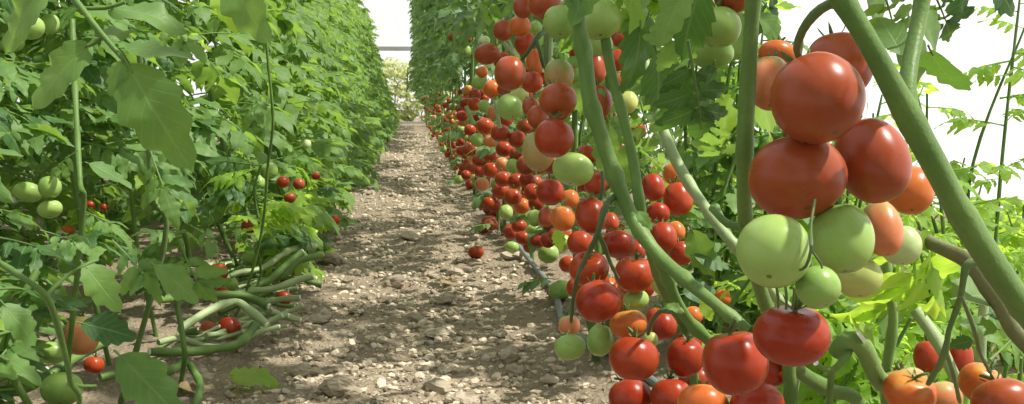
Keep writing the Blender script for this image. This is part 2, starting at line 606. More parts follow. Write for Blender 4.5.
def pebble(mb, c, r, flat=0.6, rnd=R, rings=3, seg=6, tint=None):
    ph = [rnd.random() * 6 for _ in range(4)]
    q = Quaternion((rnd.random() - .5, rnd.random() - .5, rnd.random() - .5), rnd.random() * 0.8) @ Quaternion((0, 0, 1), rnd.random() * 6)
    ax = (0.75 + 0.5 * rnd.random(), 0.75 + 0.5 * rnd.random(), flat)
    vs, fs = [], []

    def pt(th, p):
        k = 1 + 0.16 * math.sin(2 * p + ph[0]) + 0.10 * math.sin(3 * p + 2 * th + ph[1]) + 0.12 * math.sin(3 * th + p + ph[2])
        v = Vector((math.sin(th) * math.cos(p) * ax[0], math.sin(th) * math.sin(p) * ax[1], math.cos(th) * ax[2])) * k * r
        return c + q @ v
    vs.append(pt(0.001, 0))
    for i in range(1, rings + 1):
        for k in range(seg):
            vs.append(pt(PI * i / (rings + 1), 2 * PI * k / seg))
    vs.append(pt(PI - 0.001, 0))
    for k in range(seg):
        fs.append((0, 1 + k, 1 + (k + 1) % seg))
        for i in range(rings - 1):
            o = 1 + i * seg
            fs.append((o + k, o + seg + k, o + seg + (k + 1) % seg, o + (k + 1) % seg))
        o = 1 + (rings - 1) * seg
        fs.append((o + k, len(vs) - 1, o + (k + 1) % seg))
    mb.add(vs, fs, None, rnd.random() if tint is None else tint)


def gravel():
    rg = random.Random(5)
    mb = MB()
    for i in range(17000):
        y = 1.9 + 20 * rg.random() ** 2.6
        x = rg.gauss(0.02, 0.30)
        if abs(x) > 1.1:
            continue
        r = 0.0026 + 0.0125 * rg.random() ** 3.6 * (1 if y > 2.5 else 0.9)
        z = ground_z(x, y) + clod(x, y)
        pebble(mb, Vector((x, y, z + 0.2 * r)), r * (1 + 0.05 * y), 0.6, rg, 2, 5)
    o = link('gravel', mb.mesh('gravel', M['gravel'], False))
    tag(o, 'loose crumbs of dry earth and small gravel scattered over the path', 'gravel', kind='stuff')


gravel()

mb = MB()
mb.add([(3.15, -6, -0.05), (3.15, 31, -0.05), (3.15, 31, 3.2), (3.15, -6, 3.2)], [(0, 1, 2, 3)])
tag(link('wall_right', mb.mesh('wall_right', M['film'], False)), 'bright white plastic film wall of the greenhouse behind the right row', 'wall', kind='structure')

# stones one can point at: pixel, half width, half height
STONES = [
    (321, 317, 11, 7, 'rounded beige stone lying by itself near the tangle of pale bare vines'),
    (340, 387, 17, 11, 'large rough grey-brown clod near the bottom edge of the path, beside the withered leaf'),
    (463, 399, 14, 8, 'rounded grey stone at the bottom middle of the path'),
    (489, 401, 13, 7, 'brown stone touching the rounded grey stone at the bottom of the path'),
    (443, 300, 10, 6, 'low greenish-grey clod in the middle of the path beyond the pale gravel'),
    (515, 370, 8, 6, 'dark lump of earth on the path below the lowest green tomato'),
    (391, 283, 13, 8, 'broad brown clod at the shaded left side of the path'),
    (334, 260, 11, 8, 'brown clod at the left edge of the path beside the leafy row'),
    (437, 333, 9, 5, 'flat grey stone in the shaded middle of the path'),
    (507, 357, 9, 5, 'flat grey clod in shade right of the middle of the path'),
    (550, 380, 9, 6, 'grey clod near the bottom edge left of the lowest red tomatoes'),
    (300, 372, 9, 6, 'small beige stone at the bottom left of the path near the leaf tip'),
    (303, 310, 7, 5, 'small pale stone beside the end of a bare vine'),
    (410, 236, 8, 5, 'brown clod standing alone in the middle distance of the path'),
    (512, 256, 10, 6, 'grey clod between the fallen tomato and the grey hose'),
    (455, 272, 8, 5, 'beige clod just short of the fallen red tomato'),
]
SM = []
for q in range(5):
    mb = MB()
    pebble(mb, Vector((0, 0, 0)), 1.0, 0.75, R, 9, 14, 0.3 + 0.4 * R.random())
    for k, v in enumerate(mb.v):
        v = Vector(v)
        v *= 1 + 0.30 * noise.noise(v * 1.7 + Vector((q * 7, 0, 0))) + 0.14 * noise.noise(v * 4.5)
        mb.v[k] = tuple(v)
    SM.append(mb.mesh('stone', M['stone'], False))


def ray_ground(px, py):
    Y = 3.0
    for _ in range(30):
        p = at(px, py, Y)
        z = ground_z(p.x, p.y)
        Y *= 1 + 0.8 * ((p.z - z) / max(0.05, CAM.z - p.z))
    return at(px, py, Y)


def stone(p, rx, rz, label, group=None):
    o = link('stone', R.choice(SM))
    o.location = Vector((p.x, p.y, ground_z(p.x, p.y) + rz * 0.45))
    o.scale = (rx, rx * (0.75 + 0.4 * R.random()), rz)
    o.rotation_euler = (0, 0, R.random() * 6)
    tag(o, label, 'stone', group)


for (px, py, rx, ry, lb) in STONES:
    p = ray_ground(px, py + ry * 0.5)
    k = depth(p) / F
    stone(p, rx * k, ry * k * 1.1, lb)
for i in range(64):
    y = 2.4 + 9 * R.random() ** 1.6
    x = R.uniform(-0.36, 0.36)
    r = 0.010 + 0.020 * R.random() ** 2
    stone(Vector((x, y, 0)), r * 1.2, r * 0.85, 'small brown clod among many lying loose along the path', 'loose clods along the path')

# ---------------------------------------------------------------- far end of the greenhouse
YE = 29.5
mb = MB()
def box(mb, x0, x1, y0, y1, z0, z1):
    v = [(x, y, z) for x in (x0, x1) for y in (y0, y1) for z in (z0, z1)]
    mb.add(v, [(0, 1, 3, 2), (4, 6, 7, 5), (0, 4, 5, 1), (2, 3, 7, 6), (0, 2, 6, 4), (1, 5, 7, 3)])
box(mb, -6, 7, YE, YE + 0.02, 2.24, 6.5)
o = link('wall_back', mb.mesh('wall_back', M['film_clear'], False))
tag(o, 'white plastic film closing the far end of the greenhouse above the beam', 'wall', kind='structure')
mb = MB()
box(mb, -6, 7, YE - 0.06, YE + 0.04, 2.12, 2.24)
tag(link('trim_1', mb.mesh('trim_1', M['post'], False)), 'grey beam across the far end of the path', 'beam', kind='structure')
for i, x in enumerate((-1.25, 0.62)):
    mb = MB()
    box(mb, x - 0.04, x + 0.04, YE - 0.05, YE + 0.03, -0.05, 2.12)
    tag(link('trim_%d' % (i + 2), mb.mesh('trim', M['post'], False)), 'grey post at the far end of the path', 'post', kind='structure')
mb = MB()
box(mb, -1.25, 0.6, YE - 0.1, YE + 0.2, -0.02, 0.07)
tag(link('trim_4', mb.mesh('trim', M['post'], False)), 'low dark sill at the far end of the path', 'sill', kind='structure')


# ---------------------------------------------------------------- tomatoes
def tomato_mesh(lobes, depth_, seg, rings, amp, heart=0.0):
    verts, faces = [], []
    for i in range(rings + 1):
        th = PI * i / rings
        s, c = max(0.0, math.sin(th)), math.cos(th)
        for k in range(seg):
            p = 2 * PI * k / seg
            top = max(0, c)
            a = 1 + amp * math.cos(lobes * p + 0.6) * (0.35 + 0.65 * top) * s
            r = s ** 0.92 * a * (1 + heart * top * math.cos(2 * p) * 0.5)
            z = 0.98 * c - depth_ * math.exp(-(th / 0.42) ** 2) + 0.05 * math.exp(-((PI - th) / 0.3) ** 2)
            verts.append((r * math.cos(p), r * math.sin(p), z))
        if i:
            o = (i - 1) * seg
            for k in range(seg):
                k2 = (k + 1) % seg
                faces.append((o + k, o + seg + k, o + seg + k2, o + k2))
    me = bpy.data.meshes.new('tomato')
    me.from_pydata(verts, [], faces)
    me.materials.append(M['red'])
    me.polygons.foreach_set('use_smooth', [True] * len(me.polygons))
    return me


TM = [tomato_mesh(5, 0.16, 40, 26, 0.030), tomato_mesh(6, 0.20, 40, 26, 0.022), tomato_mesh(4, 0.14, 40, 26, 0.020), tomato_mesh(5, 0.18, 40, 26, 0.045), tomato_mesh(3, 0.22, 40, 26, 0.05, 0.25)]
TL = [tomato_mesh(5, 0.16, 16, 12, 0.03), tomato_mesh(4, 0.18, 16, 12, 0.04)]


def calyx_mesh():
    mb = MB()
    n = R.choice((5, 5, 6))
    for k in range(n):
        a = 2 * PI * k / n + R.uniform(-.2, .2)
        d = Vector((math.cos(a), math.sin(a), R.uniform(0.15, 0.7)))
        leaflet(mb, Vector((0, 0, 0.84)), d, Vector((-d.x * 0.5, -d.y * 0.5, 1)), R.uniform(0.42, 0.62), 0.06, 8, 2, 1, -0.5, 0.3, R, 0.0)
    return mb.mesh('calyx', M['calyx'])


def stalk_mesh():
    mb = MB()
    a = R.random() * 6
    x, y = math.cos(a) * 0.25, math.sin(a) * 0.25
    tube(mb, [(0, 0, 0.80), (x * .2, y * .2, 1.0), (x * .9, y * .9, 1.18), (x * 1.6, y * 1.6, 1.30)], [0.07, 0.055, 0.07, 0.05], 7, 0.08, 0.25, 0.3)
    return mb.mesh('stalk', M['calyx'])


CX = [calyx_mesh() for _ in range(5)]
ST = [stalk_mesh() for _ in range(5)]
PLACED = []


def tomato(p, rx, rz, kind, label, group=None, detail=2, tilt=0.3, rot=None, ry=None):
    o = link('tomato', R.choice(TM[:4] if detail else TL))
    o.location = p
    o.scale = (rx, ry or (rx + min(rx, rz)) / 2, rz)
    o.rotation_euler = rot if rot else (R.uniform(-0.75, -0.3), R.uniform(-tilt, tilt), 0)
    o.rotation_mode = 'XYZ'
    o.material_slots[0].link = 'OBJECT'
    o.material_slots[0].material = M[kind]
    tag(o, label, 'tomato', group)
    if detail == 2:
        link('calyx', R.choice(CX), o)
        link('stalk', R.choice(ST), o)
    PLACED.append((Vector(p), (rx + rx + rz) / 3))
    return o


def tomato_pix(px, py, rx, ry, kind, Y, label, group=None, detail=2, rot=None, fixed=False):
    Y = Y or 34.0 / ((rx + ry) / 2)
    for _ in range(80):
        p = at(px, py, Y)
        k = depth(p) / F
        r = (2 * rx + ry) / 3 * k
        if fixed or all((p - q).length > 0.95 * (r + s) for q, s in PLACED):
            break
        Y *= 1.008
    if p.z - ry * k < ground_z(p.x, p.y) - 0.004:
        p.z = ground_z(p.x, p.y) + ry * k * 0.92
    return tomato(p, rx * k, ry * k, kind, label, group, detail, 0.3, rot)


G_MID = 'red tomatoes packed along the middle of the right row'
G_MIDG = 'green tomatoes among the middle of the right row'
G_TOP = 'small fruit of the high distant cluster'
SH = {
    'mr': ('ripe red tomato crowded with others low in the right row, beyond the grey hose', G_MID),
    'mb': ('shaded red tomato set back among the stems behind the front fruit of the right row', 'shaded red tomatoes set back in the right row'),
    'mg': ('unripe green tomato crowded among red ones low in the right row, beyond the grey hose', G_MIDG),
    'mo': ('orange-pink half ripe tomato crowded low in the right row, beyond the grey hose', 'half ripe tomatoes among the middle of the right row'),
    'tg': ('tiny green tomato in the small cluster high up against the distant dark leaves', G_TOP + ', green'),
    'tr': ('tiny brownish-red tomato in the small cluster high up against the distant dark leaves', G_TOP + ', red'),
}
BIG = [
    (817, 98, 46, 46, 'brick', .83, 'very large round brick-red tomato, topmost and nearest of the big hanging cluster'),
    (797, 177, 49, 41, 'brick', .82, 'very large broad brick-red tomato hanging directly above two big green ones'),
    (872, 160, 36, 46, 'brick', .90, 'tall brownish-orange tomato wedged between two brick-red ones and the thick diagonal stem'),
    (774, 251, 37, 37, 'green', .80, 'big pale green tomato under the broad brick-red one, larger of two hanging side by side'),
    (842, 238, 31, 37, 'green', .85, 'big green tomato right of its larger pale green twin, behind the forked green stalk'),
    (818, 287, 22, 22, 'green', .80, 'small round pale green tomato hanging just above the big red one'),
    (838, 66, 34, 34, 'brick', .95, 'dusky red tomato half hidden behind the topmost big tomato, touching the thick stem'),
    (770, 83, 22, 31, 'salmon', .98, 'orange-brown tomato peeping out left of the topmost big tomato'),
    (778, 55, 20, 14, 'orange', 1.08, 'small orange tomato shoulder above the orange-brown one at the cluster top'),
    (910, 190, 23, 26, 'orange', 1.02, 'bright orange-red tomato just behind the thick diagonal stem'),
    (882, 228, 20, 31, 'salmon', .95, 'peach-coloured tomato between a green one and a pale yellow-green one'),
    (901, 245, 20, 21, 'pale', 1.05, 'pale whitish-green tomato behind the peach-coloured one near the thick stem'),
    (858, 277, 24, 21, 'yellow', .95, 'yellowish-green tomato low behind the two big green ones'),
    (792, 335, 40, 31, 'red', .88, 'big glossy red tomato with green sepals, below the small pale green one'),
    (735, 362, 33, 34, 'red', .98, 'large round red tomato lower left of the big glossy one with sepals'),
    (757, 405, 27, 24, 'red', 1.06, 'red tomato cut by the bottom edge under the large round red one'),
    (703, 405, 26, 21, 'orange', 1.08, 'orange-red tomato cut by the bottom edge, left of the large round red one'),
    (770, 368, 18, 20, 'red', 1.16, 'shaded dark red tomato squeezed behind the two big red ones and the pale upright stem'),
    (719, 27, 22, 21, 'green', 1.12, 'big green tomato high up beside the dark hanging leaf'),
    (712, 53, 22, 15, 'green', 1.18, 'ribbed green tomato tucked under the big green one high up'),
    (738, 35, 14, 28, 'green', 1.28, 'deep green tomato behind the pair of green ones high up'),
    (733, -5, 20, 18, 'brick', 1.1, 'brownish red tomato cut by the top edge above the green pair'),
    (1003, 403, 31, 25, 'brick', 1.05, 'large brown-red tomato in the bottom right corner'),
    (981, 383, 22, 20, 'orange', 1.15, 'bright orange-red tomato with a hooked stalk left of the bottom right corner one'),
    (910, 392, 27, 20, 'orange', 1.10, 'orange-red tomato at the bottom edge with curled sepals on top'),
    (903, 383, 24, 16, 'salmon', 1.25, 'pinkish tomato behind the one with curled sepals at the bottom edge'),
    (940, 399, 22, 18, 'salmon', 1.3, 'pale pink tomato at the bottom edge between the forks of the dark stalk'),
    (929, 357, 15, 18, 'red', 1.55, 'shaded red tomato behind the lime leaf and dark forked stalk'),
    (961, 358, 12, 20, 'red', 1.55, 'shaded red tomato behind the pale upright stem at lower right'),
    (903, 373, 11, 9, 'red', 1.7, 'small red tomato beside the foot of the slim green stem at lower right'),
    (598, 301, 23, 21, 'red', 1.38, 'glossy red tomato with a sharp highlight, above the two lowest green ones'),
    (634, 274, 20, 19, 'red', 1.45, 'glossy deep red tomato just above a small round green one'),
    (570, 347, 16, 13, 'green', 1.42, 'lowest round green tomato hanging over the bare path'),
    (600, 340, 13, 17, 'green', 1.45, 'oval green tomato between the lowest green one and the orange-red one'),
    (628, 324, 19, 15, 'orange', 1.42, 'orange-red tomato sitting on top of the round red one'),
    (634, 358, 25, 23, 'red', 1.36, 'round red tomato in the bottom pile, orange-red one on its top'),
    (685, 357, 19, 21, 'red', 1.40, 'dark red tomato with upright sepals in front of the lower green stem'),
    (630, 398, 22, 20, 'red', 1.42, 'red tomato cut by the bottom edge under the round red one'),
    (671, 397, 21, 20, 'red', 1.38, 'red tomato at the bottom edge below the dark red one with sepals'),
    (697, 381, 19, 15, 'red', 1.50, 'shaded red tomato squeezed between dark red one and large round one'),
    (636, 300, 13, 11, 'green', 1.42, 'small round green tomato between the two glossy red ones'),
    (589, 269, 20, 18, 'red', 1.50, 'dull red tomato with spidery green sepals above the sharp-highlighted one'),
    (569, 325, 11, 11, 'salmon', 1.55, 'dull orange tomato behind the lowest green one'),
    (650, 340, 8, 9, 'yellow', 1.50, 'small yellow-white tomato half hidden behind the round red one'),
    (663, 326, 14, 15, 'red', 1.60, 'shaded red tomato behind the small yellow-white one'),
    (689, 342, 13, 11, 'red', 1.75, 'shaded red tomato behind the sepals of the dark red one and the lower stem'),
    (722, 298, 9, 9, 'orange', 2.0, 'small orange-red tomato in leaf shade just above the end of the long sloping stem'),
    (656, 318, 10, 11, 'red', 1.72, 'dark red tomato deep between the main stem and its branch'),
    (692, 316, 11, 10, 'orange', 1.75, 'orange tomato peeping from under the long sloping stem'),
    (657, 283, 6, 12, 'yellow', 1.55, 'yellow-green tomato sliver beside the glossy deep red one'),
    (591, 215, 16, 20, 'red', 1.50, 'tall red tomato with a rounded top, left of the dark forked stalk'),
    (563, 218, 12, 14, 'orange', 1.72, 'dusty orange tomato hanging between two red ones near the yellowing leaf'),
    (580, 243, 13, 13, 'red', 1.68, 'red tomato under the tall red one with a rounded top'),
    (618, 244, 17, 14, 'red', 1.55, 'ribbed red tomato below the fork of the dark stalk'),
    (637, 250, 9, 12, 'red', 1.66, 'red tomato between the ribbed one and the main stem'),
    (611, 222, 8, 11, 'red', 1.68, 'narrow red tomato behind the dark stalk'),
    (550, 192, 14, 14, 'red', 1.90, 'heart-shaped red tomato below the green one beside the main stem'),
    (546, 217, 8, 11, 'brick', 2.0, 'shaded red tomato left of the dusty orange one'),
    (573, 169, 21, 17, 'green', 1.50, 'big green tomato below the two stacked red ones beside the main stem'),
    (554, 138, 20, 20, 'red', 1.45, 'orange-tinged round red tomato, lower of two stacked beside the main stem'),
    (558, 100, 19, 18, 'brick', 1.48, 'deep red tomato, upper of two stacked beside the main stem'),
    (599, 101, 13, 18, 'brick', 1.42, 'deep red oval tomato tucked behind the main stem with a clinging leaf scrap'),
    (538, 151, 16, 22, 'blush', 1.70, 'large pinkish-green tomato behind the two stacked red ones'),
    (559, 75, 15, 17, 'blush', 1.62, 'pale olive-green tomato just above the deep red one of the stack'),
    (538, 117, 11, 13, 'brick', 1.70, 'brownish red tomato left of the gap in the red stack'),
    (531, 107, 9, 11, 'brick', 1.82, 'small dusky red tomato behind the brownish red one near the stack'),
    (598, 19, 24, 20, 'green', 1.40, 'large yellowish-green tomato high up right behind the main stem'),
    (560, 22, 17, 17, 'green', 1.58, 'mid-green tomato high up left of the main stem'),
    (600, 45, 13, 11, 'green', 1.60, 'green tomato under the large yellowish-green one high up'),
    (621, 36, 10, 13, 'brick', 1.70, 'red tomato high up behind the dark drooping leaf'),
    (595, 68, 12, 18, 'brick', 1.70, 'shaded red tomato between the two upper stems'),
    (618, 60, 9, 12, 'red', 1.8, 'shaded red tomato below the high one behind the dark drooping leaf'),
    (545, 3, 17, 16, 'brick', 1.70, 'big red tomato cut by the top edge left of the main stem'),
    (523, 7, 10, 12, 'brick', 1.85, 'darker red tomato at the top edge beside the big one'),
    (628, 102, 10, 12, 'yellow', 1.75, 'pale yellow-green tomato beside the slim second stem'),
    (622, 82, 8, 10, 'orange', 1.85, 'orange tomato just above the pale yellow-green one'),
    (637, 130, 9, 10, 'red', 1.95, 'bright red tomato right of the slim second stem'),
    (683, 88, 9, 9, 'orange', 1.9, 'small orange tomato glowing behind the dark hanging leaves'),
    (653, 187, 12, 15, 'red', 1.80, 'oval red tomato, upper of the bunch between the two slim stems'),
    (678, 199, 15, 18, 'red', 1.85, 'large red tomato of the bunch leaning against the pale sloping stem'),
    (658, 213, 12, 11, 'red', 1.82, 'round red tomato under the oval one of the bunch between two stems'),
    (676, 231, 9, 11, 'orange', 1.92, 'small orange tomato under the large red one by the pale sloping stem'),
    (663, 237, 14, 16, 'red', 1.75, 'egg-shaped bright red tomato resting just above the long sloping stem'),
    (681, 253, 12, 13, 'red', 1.80, 'red tomato partly below the egg-shaped one on the sloping stem'),
    (674, 174, 11, 11, 'orange', 2.0, 'orange-red tomato behind the top of the bunch between two stems'),
    (510, 73, 16, 18, 'brick', 1.95, 'large deep red egg-shaped tomato at the front of the upper red group'),
    (487, 54, 13, 10, 'brick', 2.25, 'broad red tomato jutting out over the path from the upper red group'),
    (503, 61, 10, 9, 'red', 2.3, 'orange-tinged red tomato between the broad one and the egg-shaped one'),
    (503, 30, 10, 11, 'brick', 2.35, 'brownish tomato left of the round orange-red one up high'),
    (520, 26, 11, 11, 'orange', 2.2, 'round orange-red tomato up high with a brownish neighbour'),
    (526, 44, 12, 12, 'red', 2.4, 'red tomato below the round orange-red one up high'),
    (536, 27, 6, 7, 'green', 2.5, 'small green tomato right of the round orange-red one up high'),
    (535, 62, 9, 15, 'orange', 2.2, 'salmon-red long tomato behind the dark fork up high'),
    (532, 82, 11, 11, 'red', 2.1, 'red tomato right of the big egg-shaped one, above the brownish pair'),
    (510, 107, 13, 14, 'green', 2.0, 'round green tomato under the big egg-shaped red one'),
    (519, 96, 10, 8, 'yellow', 2.25, 'yellow-orange tomato rim behind the round green one'),
    (492, 89, 9, 9, 'orange', 2.6, 'orange tomato left of the round green one under the red group'),
    (506, 89, 9, 7, 'brick', 2.5, 'shaded red tomato between the egg-shaped one and the green one'),
    (484, 41, 6, 5, 'pale', 2.9, 'pale green little tomato just above the broad red one'),
    (482, 72, 6, 6, 'orange', 3.0, 'little orange tomato beneath the broad jutting red one'),
    (480, 82, 8, 8, 'green', 3.0, 'green tomato beneath the little orange one'),
    (585, 258, 8, 8, 'salmon', 1.75, 'pinkish tomato peeping from behind the one with spidery sepals'),
    (570, 199, 9, 10, 'orange', 2.05, 'orange-red tomato partly behind the heart-shaped one'),
    (476, 253, 8, 6.5, 'red', 0, 'fallen red tomato lying alone on the bare path'),
    (470, 185, 5, 5, 'red', 0, 'red tomato lying by itself on the far part of the path'),
    (491, 223, 10, 7, 'brick', 0, 'rotting brownish-red fallen tomato at the edge of the path'),
    (491, 208, 9, 8, 'brick', 0, 'dark shaded red tomato just above the rotting one at the path edge'),
    (522, 206, 8.5, 8, 'orange', 3.6, 'orange tomato standing out among reds low beyond the grey hose'),
    (503, 179, 8.5, 8, 'red', 3.7, 'mr'), (516, 181, 8.5, 8, 'red', 3.6, 'mr'), (491, 170, 8, 8, 'red', 4.0, 'mr'),
    (482, 184, 7, 7, 'salmon', 4.3, 'mo'), (501, 191, 8.5, 8.5, 'red', 3.7, 'mr'), (513, 197, 9, 9, 'red', 3.5, 'mr'),
    (506, 212, 7, 8, 'green', 3.7, 'mg'), (535, 218, 8, 9, 'green', 3.2, 'mg'), (519, 226, 8, 6.5, 'red', 3.6, 'mr'), (510, 232, 7, 8, 'red', 3.6, 'mr'),
    (523, 238, 8, 7, 'red', 3.5, 'mr'), (538, 241, 9, 7, 'red', 3.3, 'mr'), (534, 230, 8, 6, 'green', 3.4, 'mg'), (526, 165, 10, 10, 'brick', 3.0, 'mr'),
    (513, 166, 7, 8, 'green', 3.5, 'mg'), (502, 164, 7, 7, 'salmon', 3.8, 'mo'), (477, 206, 6, 5, 'green', 0, 'mg'), (556, 236, 8, 9, 'brick', 2.9, 'mr'), (548, 240, 8, 8, 'red', 3.1, 'mr'),
    (532, 192, 8, 9, 'red', 3.2, 'mr'), (527, 180, 8, 8, 'red', 3.4, 'mr'), (536, 203, 8, 8, 'red', 3.2, 'mr'), (530, 247, 7, 6, 'brick', 3.5, 'mr'), (512, 247, 7, 6, 'green', 3.9, 'mg'),
    (485, 126, 8.5, 8, 'red', 3.7, 'mr'), (500, 133, 9.5, 9, 'red', 3.3, 'mr'), (477, 140, 7, 7, 'green', 4.3, 'mg'), (490, 141, 7, 7, 'salmon', 4.1, 'mo'), (486, 151, 7, 6, 'green', 4.2, 'mg'),
    (504, 149, 8.5, 8, 'red', 3.6, 'mr'), (517, 139, 9, 9, 'red', 3.3, 'mr'), (517, 154, 8, 8, 'brick', 3.5, 'mr'), (525, 126, 8, 8, 'brick', 3.4, 'mr'), (521, 147, 6, 6, 'green', 3.3, 'mg'),
    (491, 157, 7, 6, 'red', 4.1, 'mr'), (462, 116, 6, 5.5, 'red', 5.4, 'mr'), (461, 151, 5, 5, 'red', 5.6, 'mr'), (505, 120, 7, 7, 'red', 3.9, 'mr'), (494, 112, 7, 8, 'salmon', 4.2, 'mo'), (470, 130, 6, 6, 'red', 5.0, 'mr'),
    (474, 104, 7, 7, 'red', 4.6, 'mr'), (484, 106, 6, 7, 'green', 4.4, 'mg'), (468, 150, 6, 6, 'red', 4.9, 'mr'), (472, 166, 6, 6, 'brick', 4.8, 'mr'), (480, 171, 6, 6, 'red', 4.6, 'mr'), (478, 160, 6, 6, 'red', 4.6, 'mr'), (466, 175, 5, 5, 'red', 5.1, 'mr'),
    (459, 31, 4.5, 3.6, 'green', 5.6, 'tg'), (451, 36, 4, 5, 'brick', 5.7, 'tr'), (459, 40, 4, 5, 'green', 5.5, 'tg'), (452, 46, 3.2, 4, 'green', 5.7, 'tg'), (458, 50, 4.2, 4, 'green', 5.5, 'tg'),
    (467, 51, 4, 6, 'green', 5.6, 'tg'), (465, 30, 4.5, 4, 'brick', 5.6, 'tr'), (469, 38, 3.2, 5, 'brick', 5.6, 'tr'), (474, 50, 3.4, 4, 'pale', 5.8, 'tg'),
    # left of the path
    (30, 27, 14, 12, 'green', 1.9, 'round green tomato high up at the top left behind a big leaf'),
    (50, 24, 9, 11, 'green', 2.2, 'green tomato just right of the round one at the top left'),
    (12, 44, 12, 8, 'green', 2.2, 'green tomato at the left edge, lowest of the top left three'),
    (28, 192, 14, 10, 'green', 2.0, 'green tomato at left, leftmost of three at mid height'),
    (50, 187, 11, 12, 'green', 1.9, 'bright green tomato, upper one of three at mid height at left'),
    (50, 209, 12, 9, 'green', 1.9, 'green tomato, lowest of three at mid height at left'),
    (62, 389, 20, 17, 'green', 1.85, 'large yellowish-green tomato at the bottom left, crossed by a green stem'),
    (82, 335, 17, 21, 'salmon', 1.95, 'orange-green tomato at the bottom left beside a broad dark leaf'),
    (50, 352, 18, 12, 'green', 2.1, 'dull green tomato lying among grey vines at the bottom left'),
    (94, 365, 10, 9, 'red', 2.15, 'red tomato in shade under the broad leaf at bottom left'),
    (26, 362, 9, 9, 'brick', 2.3, 'dark red tomato under the grey vines at bottom left'),
    (229, 328, 12, 12, 'red', 2.75, 'red tomato among the pale bare vines, nearest of that tangle'),
    (208, 331, 9, 11, 'brick', 2.85, 'dark red tomato left of the nearest one in the vine tangle'),
    (218, 273, 10, 10, 'red', 3.2, 'red tomato at the back of the pale vine tangle beside a green one'),
    (231, 284, 7, 7, 'green', 3.2, 'small green tomato beside the red one at the back of the vine tangle'),
    (248, 258, 6, 7, 'green', 3.6, 'small green tomato above the pale vine tangle'),
    (284, 298, 8, 7.5, 'red', 3.3, 'red tomato lying at the very edge of the path by the vine ends'),
    (281, 276, 6, 6, 'red', 3.7, 'shaded red tomato between raised vines near the path edge'),
    (222, 293, 7, 6, 'red', 3.1, 'red tomato peeping between two pale vines of the tangle'),
    (269, 171, 9, 8.5, 'green', 3.2, 'green tomato hanging in front of the leafy left row, by a pale stalk'),
    (259, 182, 6, 8, 'green', 3.3, 'smaller green tomato beside the hanging one in the leafy left row'),
    (283, 182, 6.5, 6, 'red', 3.3, 'red tomato right of the hanging green ones in the left row'),
    (299, 184, 6, 6, 'brick', 3.6, 'brownish tomato farther right in the left row behind leaves'),
    (290, 198, 6, 5, 'brick', 3.5, 'shaded red tomato low under the hanging green ones of the left row'),
    (316, 176, 4.5, 3.5, 'red', 4.4, 'tiny red tomato near bright leaves of the left row'),
    (335, 220, 5, 5, 'red', 4.3, 'red tomato close to the path side of the left row'),
    (307, 144, 4, 5, 'pale', 4.4, 'pale tomato higher in the left row near bright leaves'),
    (250, 226, 9, 7, 'brick', 3.4, 'dark red tomato low in the shade of the left row'),
    (90, 205, 5, 4, 'red', 2.8, 'small red tomato deep in shade behind the left stems'),
    (68, 230, 6, 5, 'orange', 2.6, 'small orange-red tomato in deep shade below the three green ones'),
    (104, 207, 4, 4, 'red', 2.9, 'tiny red tomato in deep shade right of the upright stem'),
]
for (px, py, rx, ry, kind, Y, lb) in BIG:
    g = None
    if lb in SH:
        lb, g = SH[lb]
    dt = 2 if rx >= 6.5 else 1
    rot = {(774, 251): (-0.75, 0.55, 0), (792, 335): (0.12, 0, 0.4), (685, 357): (0.2, 0.1, 0), (589, 269): (0.5, -.1, 0), (910, 392): (0.35, 0.1, 0), (981, 383): (0.3, 0.4, 0), (634, 274): (0.2, 0.1, 0), (735, 362): (-0.15, -0.15, 0)}.get((px, py))
    if Y == 0:
        p = ray_ground(px, py + ry * 0.8)
        Y = p.y
    tomato_pix(px, py, rx, ry, kind, Y, lb, g, dt, rot)

rx_ = random.Random(17)
for k in range(60):
    for _ in range(40):
        y = rx_.uniform(1.75, 4.9)
        z = rx_.uniform(0.06, 0.86)
        x = 0.36 + 0.03 * y + rx_.uniform(0, 0.16)
        r = rx_.uniform(0.028, 0.036)
        p = Vector((x, y, z))
        if x / y < 0.235 and all((p - q).length > 0.97 * (r + s) for q, s in PLACED):
            break
    else:
        continue
    kd = rx_.choices(('red', 'brick', 'green', 'orange'), (6, 3, 1.5, 1))[0]
    lb, g = SH['mg' if kd == 'green' else 'mo' if kd == 'orange' else 'mb']
    tomato(p, r * 1.05, r * 0.97, kd, lb, g, 1)

# the same row on and on: fruit in trusses, smaller and smaller
FAR = []
rf = random.Random(21)
y = 4.9
while y < 27:
    for tr in range(3 if y < 10 else 2):
        zc = rf.choice((0.08, 0.16, 0.26, 0.4, 0.55, 0.70))
        xc = 0.33 + 0.16 * rf.random() + 0.01 * min(y, 14) - (0.05 if zc > 0.4 else 0)
        yc = y + rf.uniform(-0.2, 0.2)
        for k in range(rf.choice((3, 4, 5))):
            p = Vector((xc + rf.gauss(0, 0.035), yc + rf.gauss(0, 0.05), max(0.035 + ground_z(xc, yc), zc + rf.gauss(0, 0.05))))
            r = rf.uniform(0.027, 0.037)
            for _ in range(8):
                if all((p - q).length > 0.95 * (r + s) for q, s in PLACED[-40:] + [(f[0], f[1]) for f in FAR[-12:]]):
                    break
                p = p + Vector((rf.uniform(-.03, .03), rf.uniform(-.06, .06), rf.uniform(0, .05)))
            kind = rf.choices(('red', 'brick', 'orange', 'green', 'salmon', 'yellow'), (6, 2, 1.6, 2.2, 0.8, 0.4))[0]
            FAR.append((p, r, kind))
    y += 0.30 if y < 12 else 0.42
FAR.sort(key=lambda t: t[0].y)
NIND = max(0, 292 - len(PLACED))
